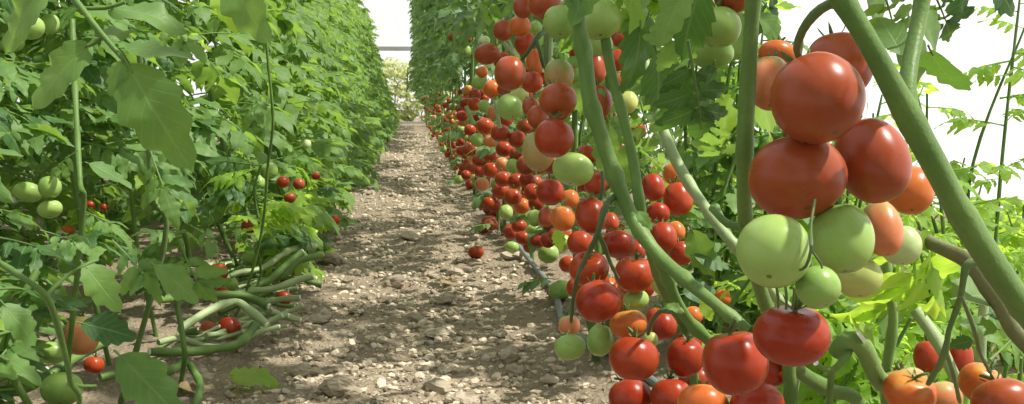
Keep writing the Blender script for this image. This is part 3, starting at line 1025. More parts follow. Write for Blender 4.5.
for (p, r, kind) in FAR[:NIND]:
    if kind in ('green', 'yellow'):
        lb, g = 'small green tomato in the far tapering part of the right row, low beside the path', 'green tomatoes far along the right row'
    elif kind in ('orange', 'salmon'):
        lb, g = 'small orange tomato in the far tapering part of the right row, low beside the path', 'orange tomatoes far along the right row'
    else:
        lb, g = 'small red tomato in the far tapering part of the right row, low beside the path', 'red tomatoes far along the right row'
    tomato(p, r * 1.06, r * 0.97, kind, lb, g, 0)
mb = MB()
kinds = ('red', 'brick', 'orange', 'green', 'salmon', 'yellow')
base = TL[0]
bv = [v.co.copy() for v in base.vertices]
bf = [tuple(f.vertices) for f in base.polygons]
for (p, r, kind) in FAR[NIND:]:
    mb.add([p + v * r for v in bv], bf, None, 0.5, kinds.index(kind))
o = link('distant_tomato_crop', mb.mesh('distant_tomato_crop', [M[k] for k in kinds]))
tag(o, 'mass of tiny red and green tomatoes at the far end of the right row', 'tomatoes', kind='stuff')
# ---------------------------------------------------------------- near plants of the right row
def rel(t, pts):
    return [Vector(p) - Vector(t.location) for p in pts]


def add_stem(t, name, pix, rpx, mat='stem', node=0.22, gap=0.14, extra=(), seg=14, label=None, cut=False):
    """A stem of plant t through points given by where the photograph shows them and how far away they stand, then on through world points."""
    pts = [at(*q) for q in pix]
    rp = rpx if isinstance(rpx, (list, tuple)) else [rpx] * len(pts)
    rad = [r * depth(p) / F for r, p in zip(rp, pts)]
    pts += [Vector(e) for e in extra]
    rad += [rad[-1]] * len(extra)
    mb = MB()
    tube(mb, rel(t, pts), rad, seg, 0.012, node, gap, 1 if cut else 0)
    o = link(name, mb.mesh(name, [M[mat], M['cut']] if cut else M[mat]), t)
    if label:
        o['label'] = label
    return pts


def pix_leaf(t, kind, a, b, nrm, single=False):
    """A leaf of plant t from stalk end a to tip b."""
    me = R.choice((SINGLE if single else LEAF)[kind])
    return put_leaf(t, me, at(*a), at(*b), nrm)


A = thing('tomato_plant', 'tomato plant whose thick bare green stem slants across the right side', 'plant', (0.75, 1.0, 0))
add_stem(A, 'main_stem', [(828, -30, .72), (843, 0, .72), (870, 45, .72), (905, 110, .735), (935, 165, .75), (962, 215, .765), (1000, 275, .78), (1040, 330, .80), (1120, 440, .86)],
         [11, 11, 11, 12, 13, 13, 13, 13, 13], 'stem', 0.16, 0.11, [(0.72, 0.95, 0.2), (0.76, 1.0, 0.02)], 20)
add_stem(A, 'side_stem', [(927, -30, .80), (919, 20, .79), (911, 60, .77), (907, 92, .752), (912, 118, .745)], [8, 8, 8, 9, 10], 'stem')
add_stem(A, 'side_stem', [(890, 222, 1.16), (915, 236, 1.12), (942, 248, 1.06), (968, 261, 1.02), (988, 288, 1.0), (1010, 325, .99), (1050, 420, .98)], [6, 7, 7, 8, 8, 8, 8], 'stem_brown', 0.15, 0.12, [(0.62, 0.98, 0.02)], label='brownish lower stem')
add_stem(A, 'truss_stalk', [(846, 4, .725), (830, 4, .74), (815, 14, .77), (803, 30, .80), (797, 48, .83), (800, 60, .86)], [6, 5, 5, 4.5, 4, 3], 'stem_deep', 0.2, 0.05, seg=10)
add_stem(A, 'truss_stalk', [(815, 200, .83), (811, 224, .80), (811, 250, .765), (806, 266, .765), (800, 270, .775)], [1.4, 1.4, 1.7, 1.7, 1.2], 'stalk', 0.4, 0.04, seg=8)
add_stem(A, 'truss_stalk', [(811, 250, .765), (820, 262, .775), (822, 268, .785)], [1.2, 1.1, 1.0], 'stalk', 0.2, 0.04, seg=8)
for (x0, y0, x1, y1) in ((776, 286, 778, 308), (785, 284, 786, 309), (794, 288, 792, 309), (802, 292, 800, 308)):
    add_stem(A, 'sepal_stalk', [(x0, y0, .86), ((x0 + x1) / 2 + 1, (y0 + y1) / 2, .862), (x1, y1, .87)], [1.2, 1.5, 1.2], 'stem_deep', 0.1, 0.05, seg=6)
pix_leaf(A, 'lime', (905, 215, 1.05), (925, 330, 1.15), (-.3, -1, .5))
pix_leaf(A, 'lime', (960, 250, 1.1), (915, 300, 1.2), (0, -1, .6), True)
pix_leaf(A, 'lime', (930, 250, 1.12), (960, 315, 1.2), (.3, -1, .5), True)
pix_leaf(A, 'lime', (900, 250, 1.3), (880, 350, 1.4), (.1, -1, .5))
pix_leaf(A, 'near', (950, 300, 1.0), (1030, 285, 1.05), (0, -.6, 1), True)
pix_leaf(A, 'near', (1000, 330, 1.1), (960, 320, 1.1), (.1, -.8, .7), True)
pix_leaf(A, 'dark', (928, 45, .80), (958, 108, .83), (-.9, -.5, .3), True)
pix_leaf(A, 'near', (915, 10, .85), (955, 62, .9), (-.3, -1, .6), True)
pix_leaf(A, 'near', (905, 60, .9), (880, 10, .95), (-.2, -1, .4), True)
pix_leaf(A, 'near', (900, 30, .95), (940, 100, 1.0), (.2, -1, .3), True)
pix_leaf(A, 'dark', (985, -30, .9), (1022, 16, .92), (-.3, -1, .5), True)
pix_leaf(A, 'near', (860, -10, 1.0), (905, 40, 1.1), (.2, -1, .2), True)
pix_leaf(A, 'lime', (845, 330, 1.3), (905, 360, 1.4), (0, -1, .8), True)
pix_leaf(A, 'near', (880, -20, .95), (905, 62, 1.0), (-.4, -1, .2))
pix_leaf(A, 'dark', (930, -15, .9), (962, 52, .95), (-.6, -.8, .3))
pix_leaf(A, 'near', (1010, 330, 1.05), (1040, 290, 1.1), (-.2, -1, .5), True)

B = thing('tomato_plant', 'tomato plant with an upright green stem behind the big hanging cluster', 'plant', (0.46, 1.12, 0))
add_stem(B, 'main_stem', [(755, -30, .93), (752, 20, .94), (748, 80, .95), (745, 140, .96), (744, 190, .98), (748, 240, 1.02), (764, 300, 1.08), (785, 345, 1.12), (789, 375, 1.13), (789, 420, 1.14)],
         [7.5, 7.5, 8, 8, 7.5, 7, 7, 7, 7, 7], 'stem', 0.2, 0.15, [(0.44, 1.15, 0.02)])
add_stem(B, 'side_stem', [(744, 226, 1.0), (728, 224, 1.03), (712, 208, 1.07)], [4, 4, 3.5], 'stem')
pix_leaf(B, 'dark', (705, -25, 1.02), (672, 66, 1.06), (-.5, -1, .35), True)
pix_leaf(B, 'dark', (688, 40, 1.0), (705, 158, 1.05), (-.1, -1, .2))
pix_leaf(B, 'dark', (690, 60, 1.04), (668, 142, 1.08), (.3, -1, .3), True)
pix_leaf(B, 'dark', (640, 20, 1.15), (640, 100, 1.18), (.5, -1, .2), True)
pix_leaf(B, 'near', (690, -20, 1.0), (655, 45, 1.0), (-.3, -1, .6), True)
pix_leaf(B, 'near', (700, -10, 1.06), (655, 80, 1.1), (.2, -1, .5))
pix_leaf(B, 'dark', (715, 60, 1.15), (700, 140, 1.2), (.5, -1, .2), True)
pix_leaf(B, 'near', (745, 120, 1.3), (700, 170, 1.4), (.2, -1, .3))
pix_leaf(B, 'lime', (720, 90, 1.5), (738, 150, 1.55), (.1, -1, .6), True)
pix_leaf(B, 'lime', (750, 95, 1.5), (790, 140, 1.55), (.1, -1, .6), True)
pix_leaf(B, 'near', (755, 10, 1.2), (790, 45, 1.2), (.1, -1, .6), True)
pix_leaf(B, 'dark', (740, -20, 1.2), (795, 30, 1.25), (.1, -1, .3))
pix_leaf(B, 'near', (690, 225, 1.5), (712, 280, 1.5), (-.4, -1, .2), True)

Cc = thing('tomato_plant', 'tomato plant whose thick knobbly stem slopes from the top middle down to the red pile', 'plant', (0.62, 1.25, 0))
add_stem(Cc, 'main_stem', [(569, -30, 1.28), (578, 20, 1.28), (585, 60, 1.28), (590, 100, 1.27), (604, 145, 1.26), (618, 185, 1.25), (634, 222, 1.23), (658, 255, 1.20), (690, 284, 1.15), (720, 308, 1.11), (748, 331, 1.09)],
         [7, 7, 7.5, 8, 7.8, 7.2, 7.2, 6.8, 6.2, 6, 6], 'stem', 0.38, 0.085)
add_stem(Cc, 'lower_stem', [(748, 331, 1.09), (775, 352, 1.13), (800, 372, 1.17), (828, 390, 1.2), (860, 410, 1.24)], 7, 'stem', 0.2, 0.14, [(0.72, 1.5, 0.05), (0.75, 1.6, 0.01)])
add_stem(Cc, 'side_stem', [(655, 252, 1.21), (665, 272, 1.24), (676, 300, 1.27), (690, 322, 1.28), (712, 343, 1.29), (730, 360, 1.32)], [5.8, 6.2, 5.8, 5.5, 5.5, 5.2], 'stem', 0.35, 0.1)
add_stem(Cc, 'truss_stalk', [(617, 196, 1.25), (610, 200, 1.24), (604, 210, 1.23), (598, 233, 1.23), (591, 248, 1.25), (584, 262, 1.29), (578, 276, 1.34), (573, 300, 1.36), (571, 322, 1.39)], [4, 3, 3, 3, 2.4, 2.4, 2.2, 1.8, 1.5], 'stalk', 0.25, 0.06, seg=8)
add_stem(Cc, 'truss_stalk', [(598, 233, 1.23), (604, 246, 1.24), (610, 262, 1.26), (618, 278, 1.33)], [2.6, 2.3, 2.2, 1.6], 'stalk', 0.2, 0.06, seg=8)
add_stem(Cc, 'truss_stalk', [(600, 200, 1.4), (603, 186, 1.4), (602, 172, 1.42)], [2, 2, 2], 'stalk', 0.2, 0.06, seg=8)
add_stem(Cc, 'truss_stalk', [(673, 312, 1.27), (661, 311, 1.29), (653, 320, 1.32), (648, 334, 1.35)], [2.6, 2.4, 2.2, 2], 'stalk', 0.3, 0.05, seg=8)
pix_leaf(Cc, 'near', (636, 210, 1.21), (652, 228, 1.19), (-.2, -1, .5), True)
pix_leaf(Cc, 'near', (598, 88, 1.3), (606, 96, 1.29), (-.2, -1, .5), True)
pix_leaf(Cc, 'near', (662, 304, 1.26), (684, 308, 1.24), (0, -.8, .8), True)
pix_leaf(Cc, 'lime', (556, 228, 1.5), (562, 252, 1.5), (-.2, -1, .4), True)
pix_leaf(Cc, 'lime', (700, 300, 1.3), (714, 322, 1.3), (-.1, -1, .5), True)
pix_leaf(Cc, 'dark', (680, 295, 1.4), (722, 285, 1.42), (0, -1, .6), True)
pix_leaf(Cc, 'dark', (690, 255, 1.5), (735, 262, 1.5), (0, -.8, .8), True)
pix_leaf(Cc, 'near', (590, -25, 1.3), (572, 22, 1.25), (-.2, -1, .4), True)
pix_leaf(Cc, 'near', (615, -20, 1.45), (650, 40, 1.5), (-.2, -1, .4))
pix_leaf(Cc, 'near', (640, -20, 1.35), (610, 40, 1.5), (-.2, -1, .4), True)

D = thing('tomato_plant', 'tomato plant with a slim second stem crossing behind the thick knobbly one', 'plant', (0.40, 1.45, 0))
add_stem(D, 'main_stem', [(596, -30, 1.42), (604, 30, 1.41), (612, 75, 1.40), (624, 120, 1.38), (634, 165, 1.36), (640, 205, 1.34), (650, 250, 1.36), (668, 300, 1.42), (690, 345, 1.46)],
         [5, 5, 5, 5, 5, 5, 5, 5, 5], 'stem', 0.2, 0.13, [(0.46, 1.5, 0.1), (0.46, 1.5, 0.0)], 12)
pix_leaf(D, 'near', (628, 140, 1.5), (625, 190, 1.55), (-.3, -1, .3), True)
pix_leaf(D, 'near', (640, 100, 1.9), (655, 170, 1.95), (-.1, -1, .3))
pix_leaf(D, 'near', (610, 120, 1.7), (600, 175, 1.7), (-.3, -1, .3), True)
pix_leaf(D, 'dark', (650, 10, 1.5), (630, 85, 1.5), (.3, -1, .2), True)
pix_leaf(D, 'dark', (655, 45, 1.35), (668, 120, 1.4), (.2, -1, .3), True)

Ee = thing('tomato_plant', 'tomato plant with a pale bare stem sloping past the bunch of red fruit', 'plant', (0.60, 1.55, 0))
add_stem(Ee, 'main_stem', [(628, -30, 1.75), (640, 40, 1.70), (655, 100, 1.64), (668, 142, 1.58), (684, 175, 1.53), (704, 206, 1.47), (724, 233, 1.42), (742, 254, 1.40), (770, 290, 1.42), (800, 345, 1.5)],
         [4.5, 5, 5, 5.5, 5.5, 5.5, 5.5, 5.5, 5, 5], 'stem_pale', 0.2, 0.15, [(0.62, 1.62, 0.02)], 12)
add_stem(Ee, 'side_stem', [(738, 252, 1.4), (722, 222, 1.55), (716, 206, 1.6)], [4, 4, 3.5], 'stem')
pix_leaf(Ee, 'near', (650, 60, 1.9), (690, 120, 2.0), (-.1, -1, .3))
pix_leaf(Ee, 'lime', (640, 150, 2.2), (700, 200, 2.3), (-.1, -1, .4))

Ff = thing('tomato_plant', 'pruned tomato plant with a bent thick stub cut off white', 'plant', (0.62, 1.2, 0))
add_stem(Ff, 'main_stem', [(908, 398, 1.2), (890, 388, 1.16), (876, 376, 1.13), (868, 358, 1.12), (860, 344, 1.11), (847, 340, 1.11), (836, 352, 1.13)], [8, 8.5, 9, 9.5, 10, 9, 7], 'stem_light', 0.1, 0.12, cut=True)
add_stem(Ff, 'cut_end', [(860, 338, 1.095), (863, 336, 1.094)], [7, 6], 'cut', 0, 0.1, label='white cut end', seg=12)
add_stem(Ff, 'lower_stem', [(908, 398, 1.2), (930, 410, 1.24), (960, 440, 1.3)], [8, 8, 8], 'stem', 0.1, 0.1, [(0.66, 1.4, 0.02)])
add_stem(Ff, 'side_stem', [(852, 345, 1.12), (846, 357, 1.1), (834, 369, 1.1), (824, 369, 1.1), (816, 363, 1.09)], [3.5, 3.5, 3.5, 3, 3], 'stem', 0.1, 0.06, cut=True, seg=10)
add_stem(Ff, 'side_stem', [(832, 370, 1.1), (830, 390, 1.12), (828, 425, 1.15)], [3.2, 3.2, 3], 'stem', 0.1, 0.06, seg=10)
pix_leaf(Ff, 'dark', (836, 350, 1.2), (800, 330, 1.25), (0, -1, .5), True)
pix_leaf(Ff, 'near', (880, 340, 1.5), (900, 300, 1.5), (0, -1, .5), True)

Hh = thing('tomato_plant', 'young tomato plant with slim green stem and dark forked fruit stalk at lower right', 'plant', (0.74, 1.35, 0))
add_stem(Hh, 'main_stem', [(884, 240, 1.25), (888, 285, 1.25), (893, 318, 1.26), (889, 352, 1.27), (884, 385, 1.28), (885, 430, 1.3)], [4, 5, 5, 5, 5, 5], 'stem_light', 0.25, 0.1, [(0.64, 1.34, 0.02)], 12)
add_stem(Hh, 'side_stem', [(986, 250, 1.3), (984, 300, 1.3), (981, 345, 1.3), (978, 400, 1.32), (975, 440, 1.34)], 5, 'stem_pale', 0.2, 0.12, [(0.78, 1.4, 0.02)], 12)
add_stem(Hh, 'side_stem', [(915, 310, 1.42), (930, 330, 1.4), (942, 350, 1.38), (955, 378, 1.36), (980, 420, 1.36)], 6, 'stem_pale', 0.2, 0.12, [(0.80, 1.42, 0.02)], 12)
add_stem(Hh, 'truss_stalk', [(990, 268, .92), (976, 262, .92), (966, 266, .92), (962, 290, .93), (957, 308, .94), (949, 330, .95), (945, 352, .96), (936, 370, .98), (928, 384, 1.0)], [4, 4, 3.8, 3, 3, 2.7, 3, 2.6, 2.4], 'stem_deep', 0.3, 0.05, seg=10)
add_stem(Hh, 'truss_stalk', [(946, 352, .96), (952, 368, .98), (956, 385, 1.0), (960, 402, 1.02)], [2.4, 2.2, 2, 2], 'stem_deep', 0.2, 0.05, seg=8)
add_stem(Hh, 'truss_stalk', [(961, 296, .93), (968, 312, .96), (976, 335, 1.0), (980, 352, 1.04), (990, 372, 1.1)], [2.2, 2.2, 2.4, 2, 1.7], 'stem_deep', 0.3, 0.05, seg=8)
pix_leaf(Hh, 'near', (880, 300, 1.35), (905, 345, 1.4), (-.1, -1, .5), True)
pix_leaf(Hh, 'near', (985, 300, 1.2), (1030, 340, 1.2), (-.1, -1, .7), True)
pix_leaf(Hh, 'dark', (975, 340, 1.05), (948, 346, 1.05), (-.1, -1, .5), True)
pix_leaf(Hh, 'near', (870, 320, 1.6), (850, 280, 1.7), (.1, -1, .5))
pix_leaf(Hh, 'near', (990, 360, 1.3), (1030, 320, 1.4), (.1, -1, .5))
pix_leaf(Hh, 'dark', (985, 315, 1.1), (1040, 305, 1.1), (0, -.5, 1), True)

# upper dark fork and stems behind the upper red group
Uu = thing('tomato_plant', 'tomato plant with thin pale stems and a dark fruit fork among the upper red group', 'plant', (0.48, 2.5, 0))
add_stem(Uu, 'main_stem', [(548, -20, 2.1), (548, 40, 2.1), (549, 80, 2.12), (554, 130, 2.2), (572, 200, 2.35)], 4.5, 'stem_deep', 0.2, 0.15, [(0.50, 2.6, 0.0)], 10)
add_stem(Uu, 'side_stem', [(553, 0, 2.05), (551, 40, 2.05), (551, 75, 2.05)], 2.2, 'stem_pale', 0.1, 0.15, seg=8)
add_stem(Uu, 'truss_stalk', [(549, 30, 2.05), (542, 33, 2.02), (536, 39, 2.0), (528, 52, 2.0), (520, 62, 2.02)], [3, 2.6, 2.4, 2, 1.6], 'stalk', 0.3, 0.06, seg=8)
add_stem(Uu, 'truss_stalk', [(536, 39, 2.0), (540, 52, 1.99), (544, 68, 2.0)], [2.2, 1.8, 1.5], 'stalk', 0.3, 0.06, seg=8)
for i, (x, y0, x1, y1, Y) in enumerate(((508, 40, 520, 66, 2.5), (495, 100, 500, 128, 3.2), (466, 106, 474, 124, 4.4), (503, 42, 518, 60, 2.45))):
    add_stem(Uu, 'side_stem', [(x, y0, Y), ((x + x1) / 2, (y0 + y1) / 2 + 1, Y), (x1, y1, Y)], 2.2, 'stem_pale', 0.2, 0.1, seg=8)
for (a, b) in (((560, 10, 2.3), (590, 60, 2.35)), ((530, -10, 2.4), (500, 15, 2.4)), ((560, 40, 2.6), (580, 120, 2.6)), ((600, 90, 2.5), (620, 160, 2.5)), ((500, -20, 2.7), (480, 30, 2.8)), ((545, 40, 2.5), (565, 60, 2.5))):
    pix_leaf(Uu, 'near', a, b, (-.4, -1, .4))

# ---------------------------------------------------------------- foliage masses of the rows
def foliage_mesh(name, mat, rnd, z0, z1, n, lean, ln=(0.24, 0.36), low=0, nseg=6, spread=0.10, length=0.0):
    """The leaves of one vine, set round its stem from z0 up to z1."""
    mb = MB()
    for i in range(n + low):
        z = z0 + (z1 - z0) * (i + rnd.random()) / n if i < n else rnd.uniform(0.1, z0)
        a = rnd.random() * 2 * PI
        l = rnd.uniform(*ln) * (1 if i < n else 0.7)
        b = Vector((lean * z, rnd.gauss(0, 0.10 + length), z)) + Vector((math.cos(a), math.sin(a), 0)) * rnd.random() * spread
        d = Vector((math.cos(a), math.sin(a), rnd.uniform(-0.55, 0.25)))
        nn = Vector((-d.x * 0.3 + rnd.gauss(0, .25), -d.y * 0.3 + rnd.gauss(0, .25), 1))
        m = leaf_matrix(b, b + d.normalized() * l, nn)
        compound(mb, m, nseg, 2, rnd, 0.7, 3, False)
    return mb.mesh(name, mat)


def vine_stem_mesh(rnd, z1, lean, r=0.009):
    mb = MB()
    pts = [Vector((lean * z + rnd.gauss(0, 0.02), rnd.gauss(0, 0.05), z)) for z in np.linspace(-0.02, z1, 7)]
    tube(mb, pts, r, 7, 0.1, 0.2, 0.2, rnd=rnd)
    return mb.mesh('stem', M['stem'])


rp = random.Random(8)
RF = [foliage_mesh('foliage', M['leaf_row_right'], rp, 1.0, 1.95, 34, -0.015, (0.18, 0.30), 6, 6, 0.12) for _ in range(3)]
RF += [foliage_mesh('foliage', M['leaf_row_right'], rp, 1.0, 2.5, 52, -0.015, (0.2, 0.32), 5, 6, 0.12) for _ in range(3)]
RF += [foliage_mesh('foliage', M['leaf_row_right'], rp, 0.95, 3.9, 100, -0.015, (0.24, 0.38), 4, 6, 0.12) for _ in range(3)]
LF = [foliage_mesh('foliage', M['leaf_row_left'], rp, 0.12, 2.9, 105, -0.26, (0.20, 0.34), 4, 6, 0.12) for _ in range(5)]
BF = [foliage_mesh('foliage', M['leaf_row_left'], rp, 0.1, 1.45, 60, 0.0, (0.16, 0.28), 0, 6, 0.16) for _ in range(3)]
BS = vine_stem_mesh(rp, 1.35, 0.0)
RS = [vine_stem_mesh(rp, h, -0.015) for h in (1.9, 1.9, 1.9, 2.4, 2.4, 2.4, 3.8, 3.8, 3.8)]
LS = [vine_stem_mesh(rp, 2.8, -0.26) for _ in range(4)]
# unseen tops of the near plants, added above the frame to cast shade
for t, dx, dy, me in ((A, -0.15, 0.05, 0), (B, 0.1, 0.30, 1), (Cc, -0.05, 0.20, 2), (D, 0.1, 0.35, 0), (Ee, -0.05, 0.55, 1), (Uu, 0.0, -0.2, 2)):
    mb = foliage_mesh('foliage', M['leaf_row_right'], rp, 1.22, 1.9, 26, -0.015, (0.2, 0.32), 0, 6, 0.14)
    o = link('foliage', mb, t)
    o.location = (dx, dy, 0)
GR = 'tomato plants along the right row'
GL = 'tomato plants along the left row'


def row_plant(x, y, fol, stem, label, group):
    t = thing('tomato_plant', label, 'plant', (x, y, 0), group)
    for me, nm in ((fol, 'foliage'), (stem, 'stem')):
        o = link(nm, me, t)
        o.rotation_euler = (0, 0, 0)
    t.rotation_euler = (0, 0, rp.choice((0, 0, 0.25, -0.25)))
    t.scale = (rp.choice((1, 1, 1.1)), rp.choice((1, -1)), rp.uniform(0.95, 1.06))
    return t


GAPS = ((3.35, 4.1), (5.9, 7.4), (9.4, 10.2), (11.6, 13.6), (17, 18.5), (22, 23.5))
y = 2.9
i = 0
while y < 28.2:
    if any(a < y < b for a, b in GAPS):
        y += 0.1
        continue
    x = 0.50 + rp.gauss(0, 0.03) + (0.05 if y < 4 else 0)
    first = i < 3
    lb = ('leafy tomato plant of the right row rising just behind the upper red group', 'second leafy tomato plant of the right row beyond the upper red group',
          'third leafy tomato plant of the right row beyond the upper red group')[i] if first else 'dense dark green tomato plant in the tapering right row, foliage above fruit'
    v = (0 if y < 8 else 3 if y < 15 else 6) + i % 3
    row_plant(x, y, RF[v], RS[v], lb, None if first else GR)
    y += 0.36 if y < 9 else 0.5
    i += 1
# both rows go on unseen behind the viewer, added to dim the fill light
for i in range(11):
    row_plant(0.78 + rp.gauss(0, 0.04), 0.2 - 0.4 * i, RF[3 + i % 3], RS[3 + i % 3], 'unseen leafy tomato plant added to the right row behind the viewpoint', 'right row behind the viewpoint')
    row_plant(-0.85 + rp.gauss(0, 0.04), 0.25 - 0.4 * i, RF[3 + i % 3], RS[3 + i % 3], 'unseen leafy tomato plant added to the left row behind the viewpoint', 'left row behind the viewpoint')
y = 3.7
i = 0
while y < 28.2:
    x = -0.62 + rp.gauss(0, 0.04) + 0.006 * y
    first = i < 2
    lb = ('green tomato plant of the left row where the hanging green fruit shows', 'green tomato plant of the left row next beyond the hanging green fruit')[i] if first else 'sunlit lime-green tomato plant in the tapering left row'
    row_plant(x, y, LF[i % 5], LS[i % 4], lb, None if first else GL)
    y += 0.42 if y < 9 else 0.55
    i += 1
# a lower row beyond the right row
i = 0
y = 4.5
while y < 15:
    row_plant(1.32 + rp.gauss(0, 0.1), y, BF[i % 3], BS, 'sunlit plant of the low row glimpsed between the fruit of the right row', 'low row beyond the right row')
    y += 0.5
    i += 1
# the next row to the left fills the gaps
for i in range(18):
    row_plant(-1.5 - 0.45 * (i % 2) + rp.gauss(0, .08), 1.7 + i * 0.33, LF[i % 5], LS[i % 4], 'shaded tomato plant in the second row behind the near left plants', 'tomato plants of the second row to the left')

# ---------------------------------------------------------------- near plants of the left row, leaf by leaf
def leafy_plant(x, y, label, n, z0, z1, lean, seed, ln=(0.2, 0.32), kind='near', low=0, keep=None, name='tomato_plant', rs=0.006):
    rn = random.Random(seed)
    t = thing(name, label, 'plant', (x, y, 0))
    mb = MB()
    sp = [Vector((lean * z + rn.gauss(0, .015), rn.gauss(0, .03), z)) for z in np.linspace(-0.02, z1, 7)]
    tube(mb, sp, rs, 9, 0.05, 0.25, 0.15, rnd=rn)
    link('stem', mb.mesh('stem', M['stem']), t)
    k, tries = 0, 0
    while k < n and tries < 600:
        tries += 1
        z = z0 + (z1 - z0) * rn.random()
        a = rn.random() * 2 * PI
        l = rn.uniform(*ln)
        b = Vector((lean * z, rn.gauss(0, 0.03), z))
        d = Vector((math.cos(a), math.sin(a), rn.uniform(-0.5, 0.25))).normalized()
        wb, wt = Vector((x, y, 0)) + b, Vector((x, y, 0)) + b + d * l
        if wt.y < 0.95 or wt.x > -0.20 - 0.02 * wt.y or wt.z < 0.04:
            continue
        if keep and not keep(wb, wt):
            continue
        put_leaf(t, rn.choice(LEAF[kind if rn.random() < .68 else 'lime' if rn.random() < .3 else 'dark']), wb, wt, (-d.x * .3 + rn.gauss(0, .25), -d.y * .3 + rn.gauss(0, .25) - .35, 1))  # the dark share puts some interior shade into leaf colour
        k += 1
    return t


def to_px(p):
    q = CM.transposed() @ (p - CAM)
    return 512 + F * q.x / -q.z, 202 - F * q.y / -q.z


def clear(wb, wt):
    """Leaves leave the tomatoes of the left side open to view, and the low bare-vine zone."""
    for p in (wb.lerp(wt, .35), wb.lerp(wt, .6), wb.lerp(wt, .85), wt):
        u, v = to_px(p)
        for (qx, qy, rr) in ((30, 27, 34), (40, 197, 46), (62, 389, 48), (88, 345, 42), (274, 176, 24), (215, 300, 55), (218, 335, 50), (250, 285, 58), (290, 265, 40), (110, 190, 26)):
            if (u - qx) ** 2 + (v - qy) ** 2 < rr * rr and p.y < 3.4:
                return False
    return True


leafy_plant(-0.78, 1.75, 'nearest tall tomato plant of the left row, leaves reaching across the top left', 70, 0.50, 1.35, -0.05, 1, (0.15, 0.25), keep=clear)
leafy_plant(-0.85, 2.15, 'tall tomato plant of the left row standing behind the three green fruit', 90, 0.30, 1.5, -0.06, 2, (0.15, 0.25), keep=clear)
leafy_plant(-0.74, 2.5, 'tall tomato plant of the left row just left of the vine tangle', 95, 0.30, 1.7, -0.1, 3, (0.15, 0.26), keep=clear)
leafy_plant(-0.72, 2.9, 'tall tomato plant of the left row behind the vine tangle', 98, 0.45, 1.8, -0.14, 4, (0.16, 0.28), keep=clear)
leafy_plant(-0.68, 3.3, 'tall tomato plant of the left row close to the hanging green fruit', 98, 0.40, 1.9, -0.16, 5, (0.16, 0.28), keep=clear)
leafy_plant(-1.15, 2.6, 'shaded tomato plant deep behind the upright stem of the left side', 98, 0.2, 1.7, 0.0, 6, (0.16, 0.28), 'dark', keep=clear)  # dark leaves paint the shade deep in the row
leafy_plant(-1.25, 3.1, 'shaded tomato plant at the back of the left side', 98, 0.2, 1.8, 0.0, 7, (0.16, 0.28), 'dark', keep=clear)  # shade at the back painted with dark leaves too
leafy_plant(-0.62, 1.65, 'low leafy shoots spreading at the lower left', 26, 0.1, 0.42, 0.0, 8, (0.14, 0.24), keep=clear, name='tomato_shoot')
leafy_plant(-0.80, 1.95, 'low leafy shoots at the left edge under the three green fruit', 26, 0.1, 0.45, 0.0, 9, (0.14, 0.24), keep=clear, name='tomato_shoot')
leafy_plant(-0.52, 2.35, 'low leafy shoot overhanging the vine tangle from the left', 8, 0.12, 0.4, 0.0, 10, (0.12, 0.2), keep=clear, name='tomato_shoot')
leafy_plant(-0.42, 3.7, 'bright green young shoot in front of the left row near the path', 22, 0.08, 0.42, 0.0, 12, (0.12, 0.22), 'lime', keep=clear, name='tomato_shoot', rs=0.004)
leafy_plant(-0.44, 4.5, 'bright green young shoot bordering the path beyond the vine tangle', 24, 0.05, 0.45, 0.0, 13, (0.12, 0.22), 'lime', name='tomato_shoot', rs=0.004)
leafy_plant(-0.46, 3.15, 'yellow-green shoot standing behind the raised pale vines', 16, 0.15, 0.5, 0.0, 14, (0.12, 0.2), 'lime', keep=clear, name='tomato_shoot', rs=0.004)

# the big leaves in front at the left
P1 = thing('tomato_plant', 'tomato plant nearest the camera at left with very large soft leaves', 'plant', (-0.62, 1.15, 0))
add_stem(P1, 'leaf_stalk', [(40, -40, 1.05), (0, -70, 1.07)], [4, 4.5], 'stem', 0.1, 0.2, [(-0.585, 1.11, 0.93)], 8)
mb = MB()
tube(mb, rel(P1, [Vector((-0.62, 1.15, -.02)), Vector((-0.60, 1.12, .5)), Vector((-0.585, 1.11, .93)), Vector((-0.60, 1.12, 1.4))]), 0.009, 12, 0.03, 0.25, 0.14)
link('main_stem', mb.mesh('main_stem', M['stem']), P1)
add_stem(P1, 'leaf_stalk', [(40, -40, 1.05), (75, 0, 1.03), (100, 32, 1.01), (124, 60, 1.0)], [4, 3.5, 3, 2.5], 'stem', 0.1, 0.2, seg=8)
add_stem(P1, 'leaf_stalk', [(104, 36, 1.01), (95, 42, 1.01), (88, 46, 1.01)], [2, 2, 2], 'stem', 0.1, 0.2, seg=8)
add_stem(P1, 'leaf_stalk', [(80, 8, 1.03), (105, 8, 1.03), (125, 2, 1.03)], [2, 2, 2], 'stem', 0.1, 0.2, seg=8)
pix_leaf(P1, 'near', (96, 38, 1.02), (22, 104, 1.0), (.2, -1, .9), True)
pix_leaf(P1, 'near', (122, 54, 1.0), (188, 172, .98), (-.25, -1, .55), True)
pix_leaf(P1, 'near', (124, 58, 1.0), (108, 96, .99), (.2, -1, .6), True)
pix_leaf(P1, 'near', (118, 48, 1.0), (195, 50, 1.0), (0, -.6, 1), True)
pix_leaf(P1, 'near', (100, 8, 1.04), (190, 12, 1.05), (0, -.7, 1), True)
pix_leaf(P1, 'near', (50, -20, 1.0), (-8, 50, 1.0), (.2, -1, .9), True)
pix_leaf(P1, 'near', (110, 40, 1.02), (130, 18, 1.08), (0, -1, .6), True)
pix_leaf(P1, 'near', (225, -30, 1.25), (262, 40, 1.2), (-.5, -1, .5), True)
pix_leaf(P1, 'lime', (215, -30, 1.3), (238, 28, 1.28), (.2, -1, .4), True)
pix_leaf(P1, 'near', (150, 20, 1.3), (215, 60, 1.3), (.1, -.8, .9))
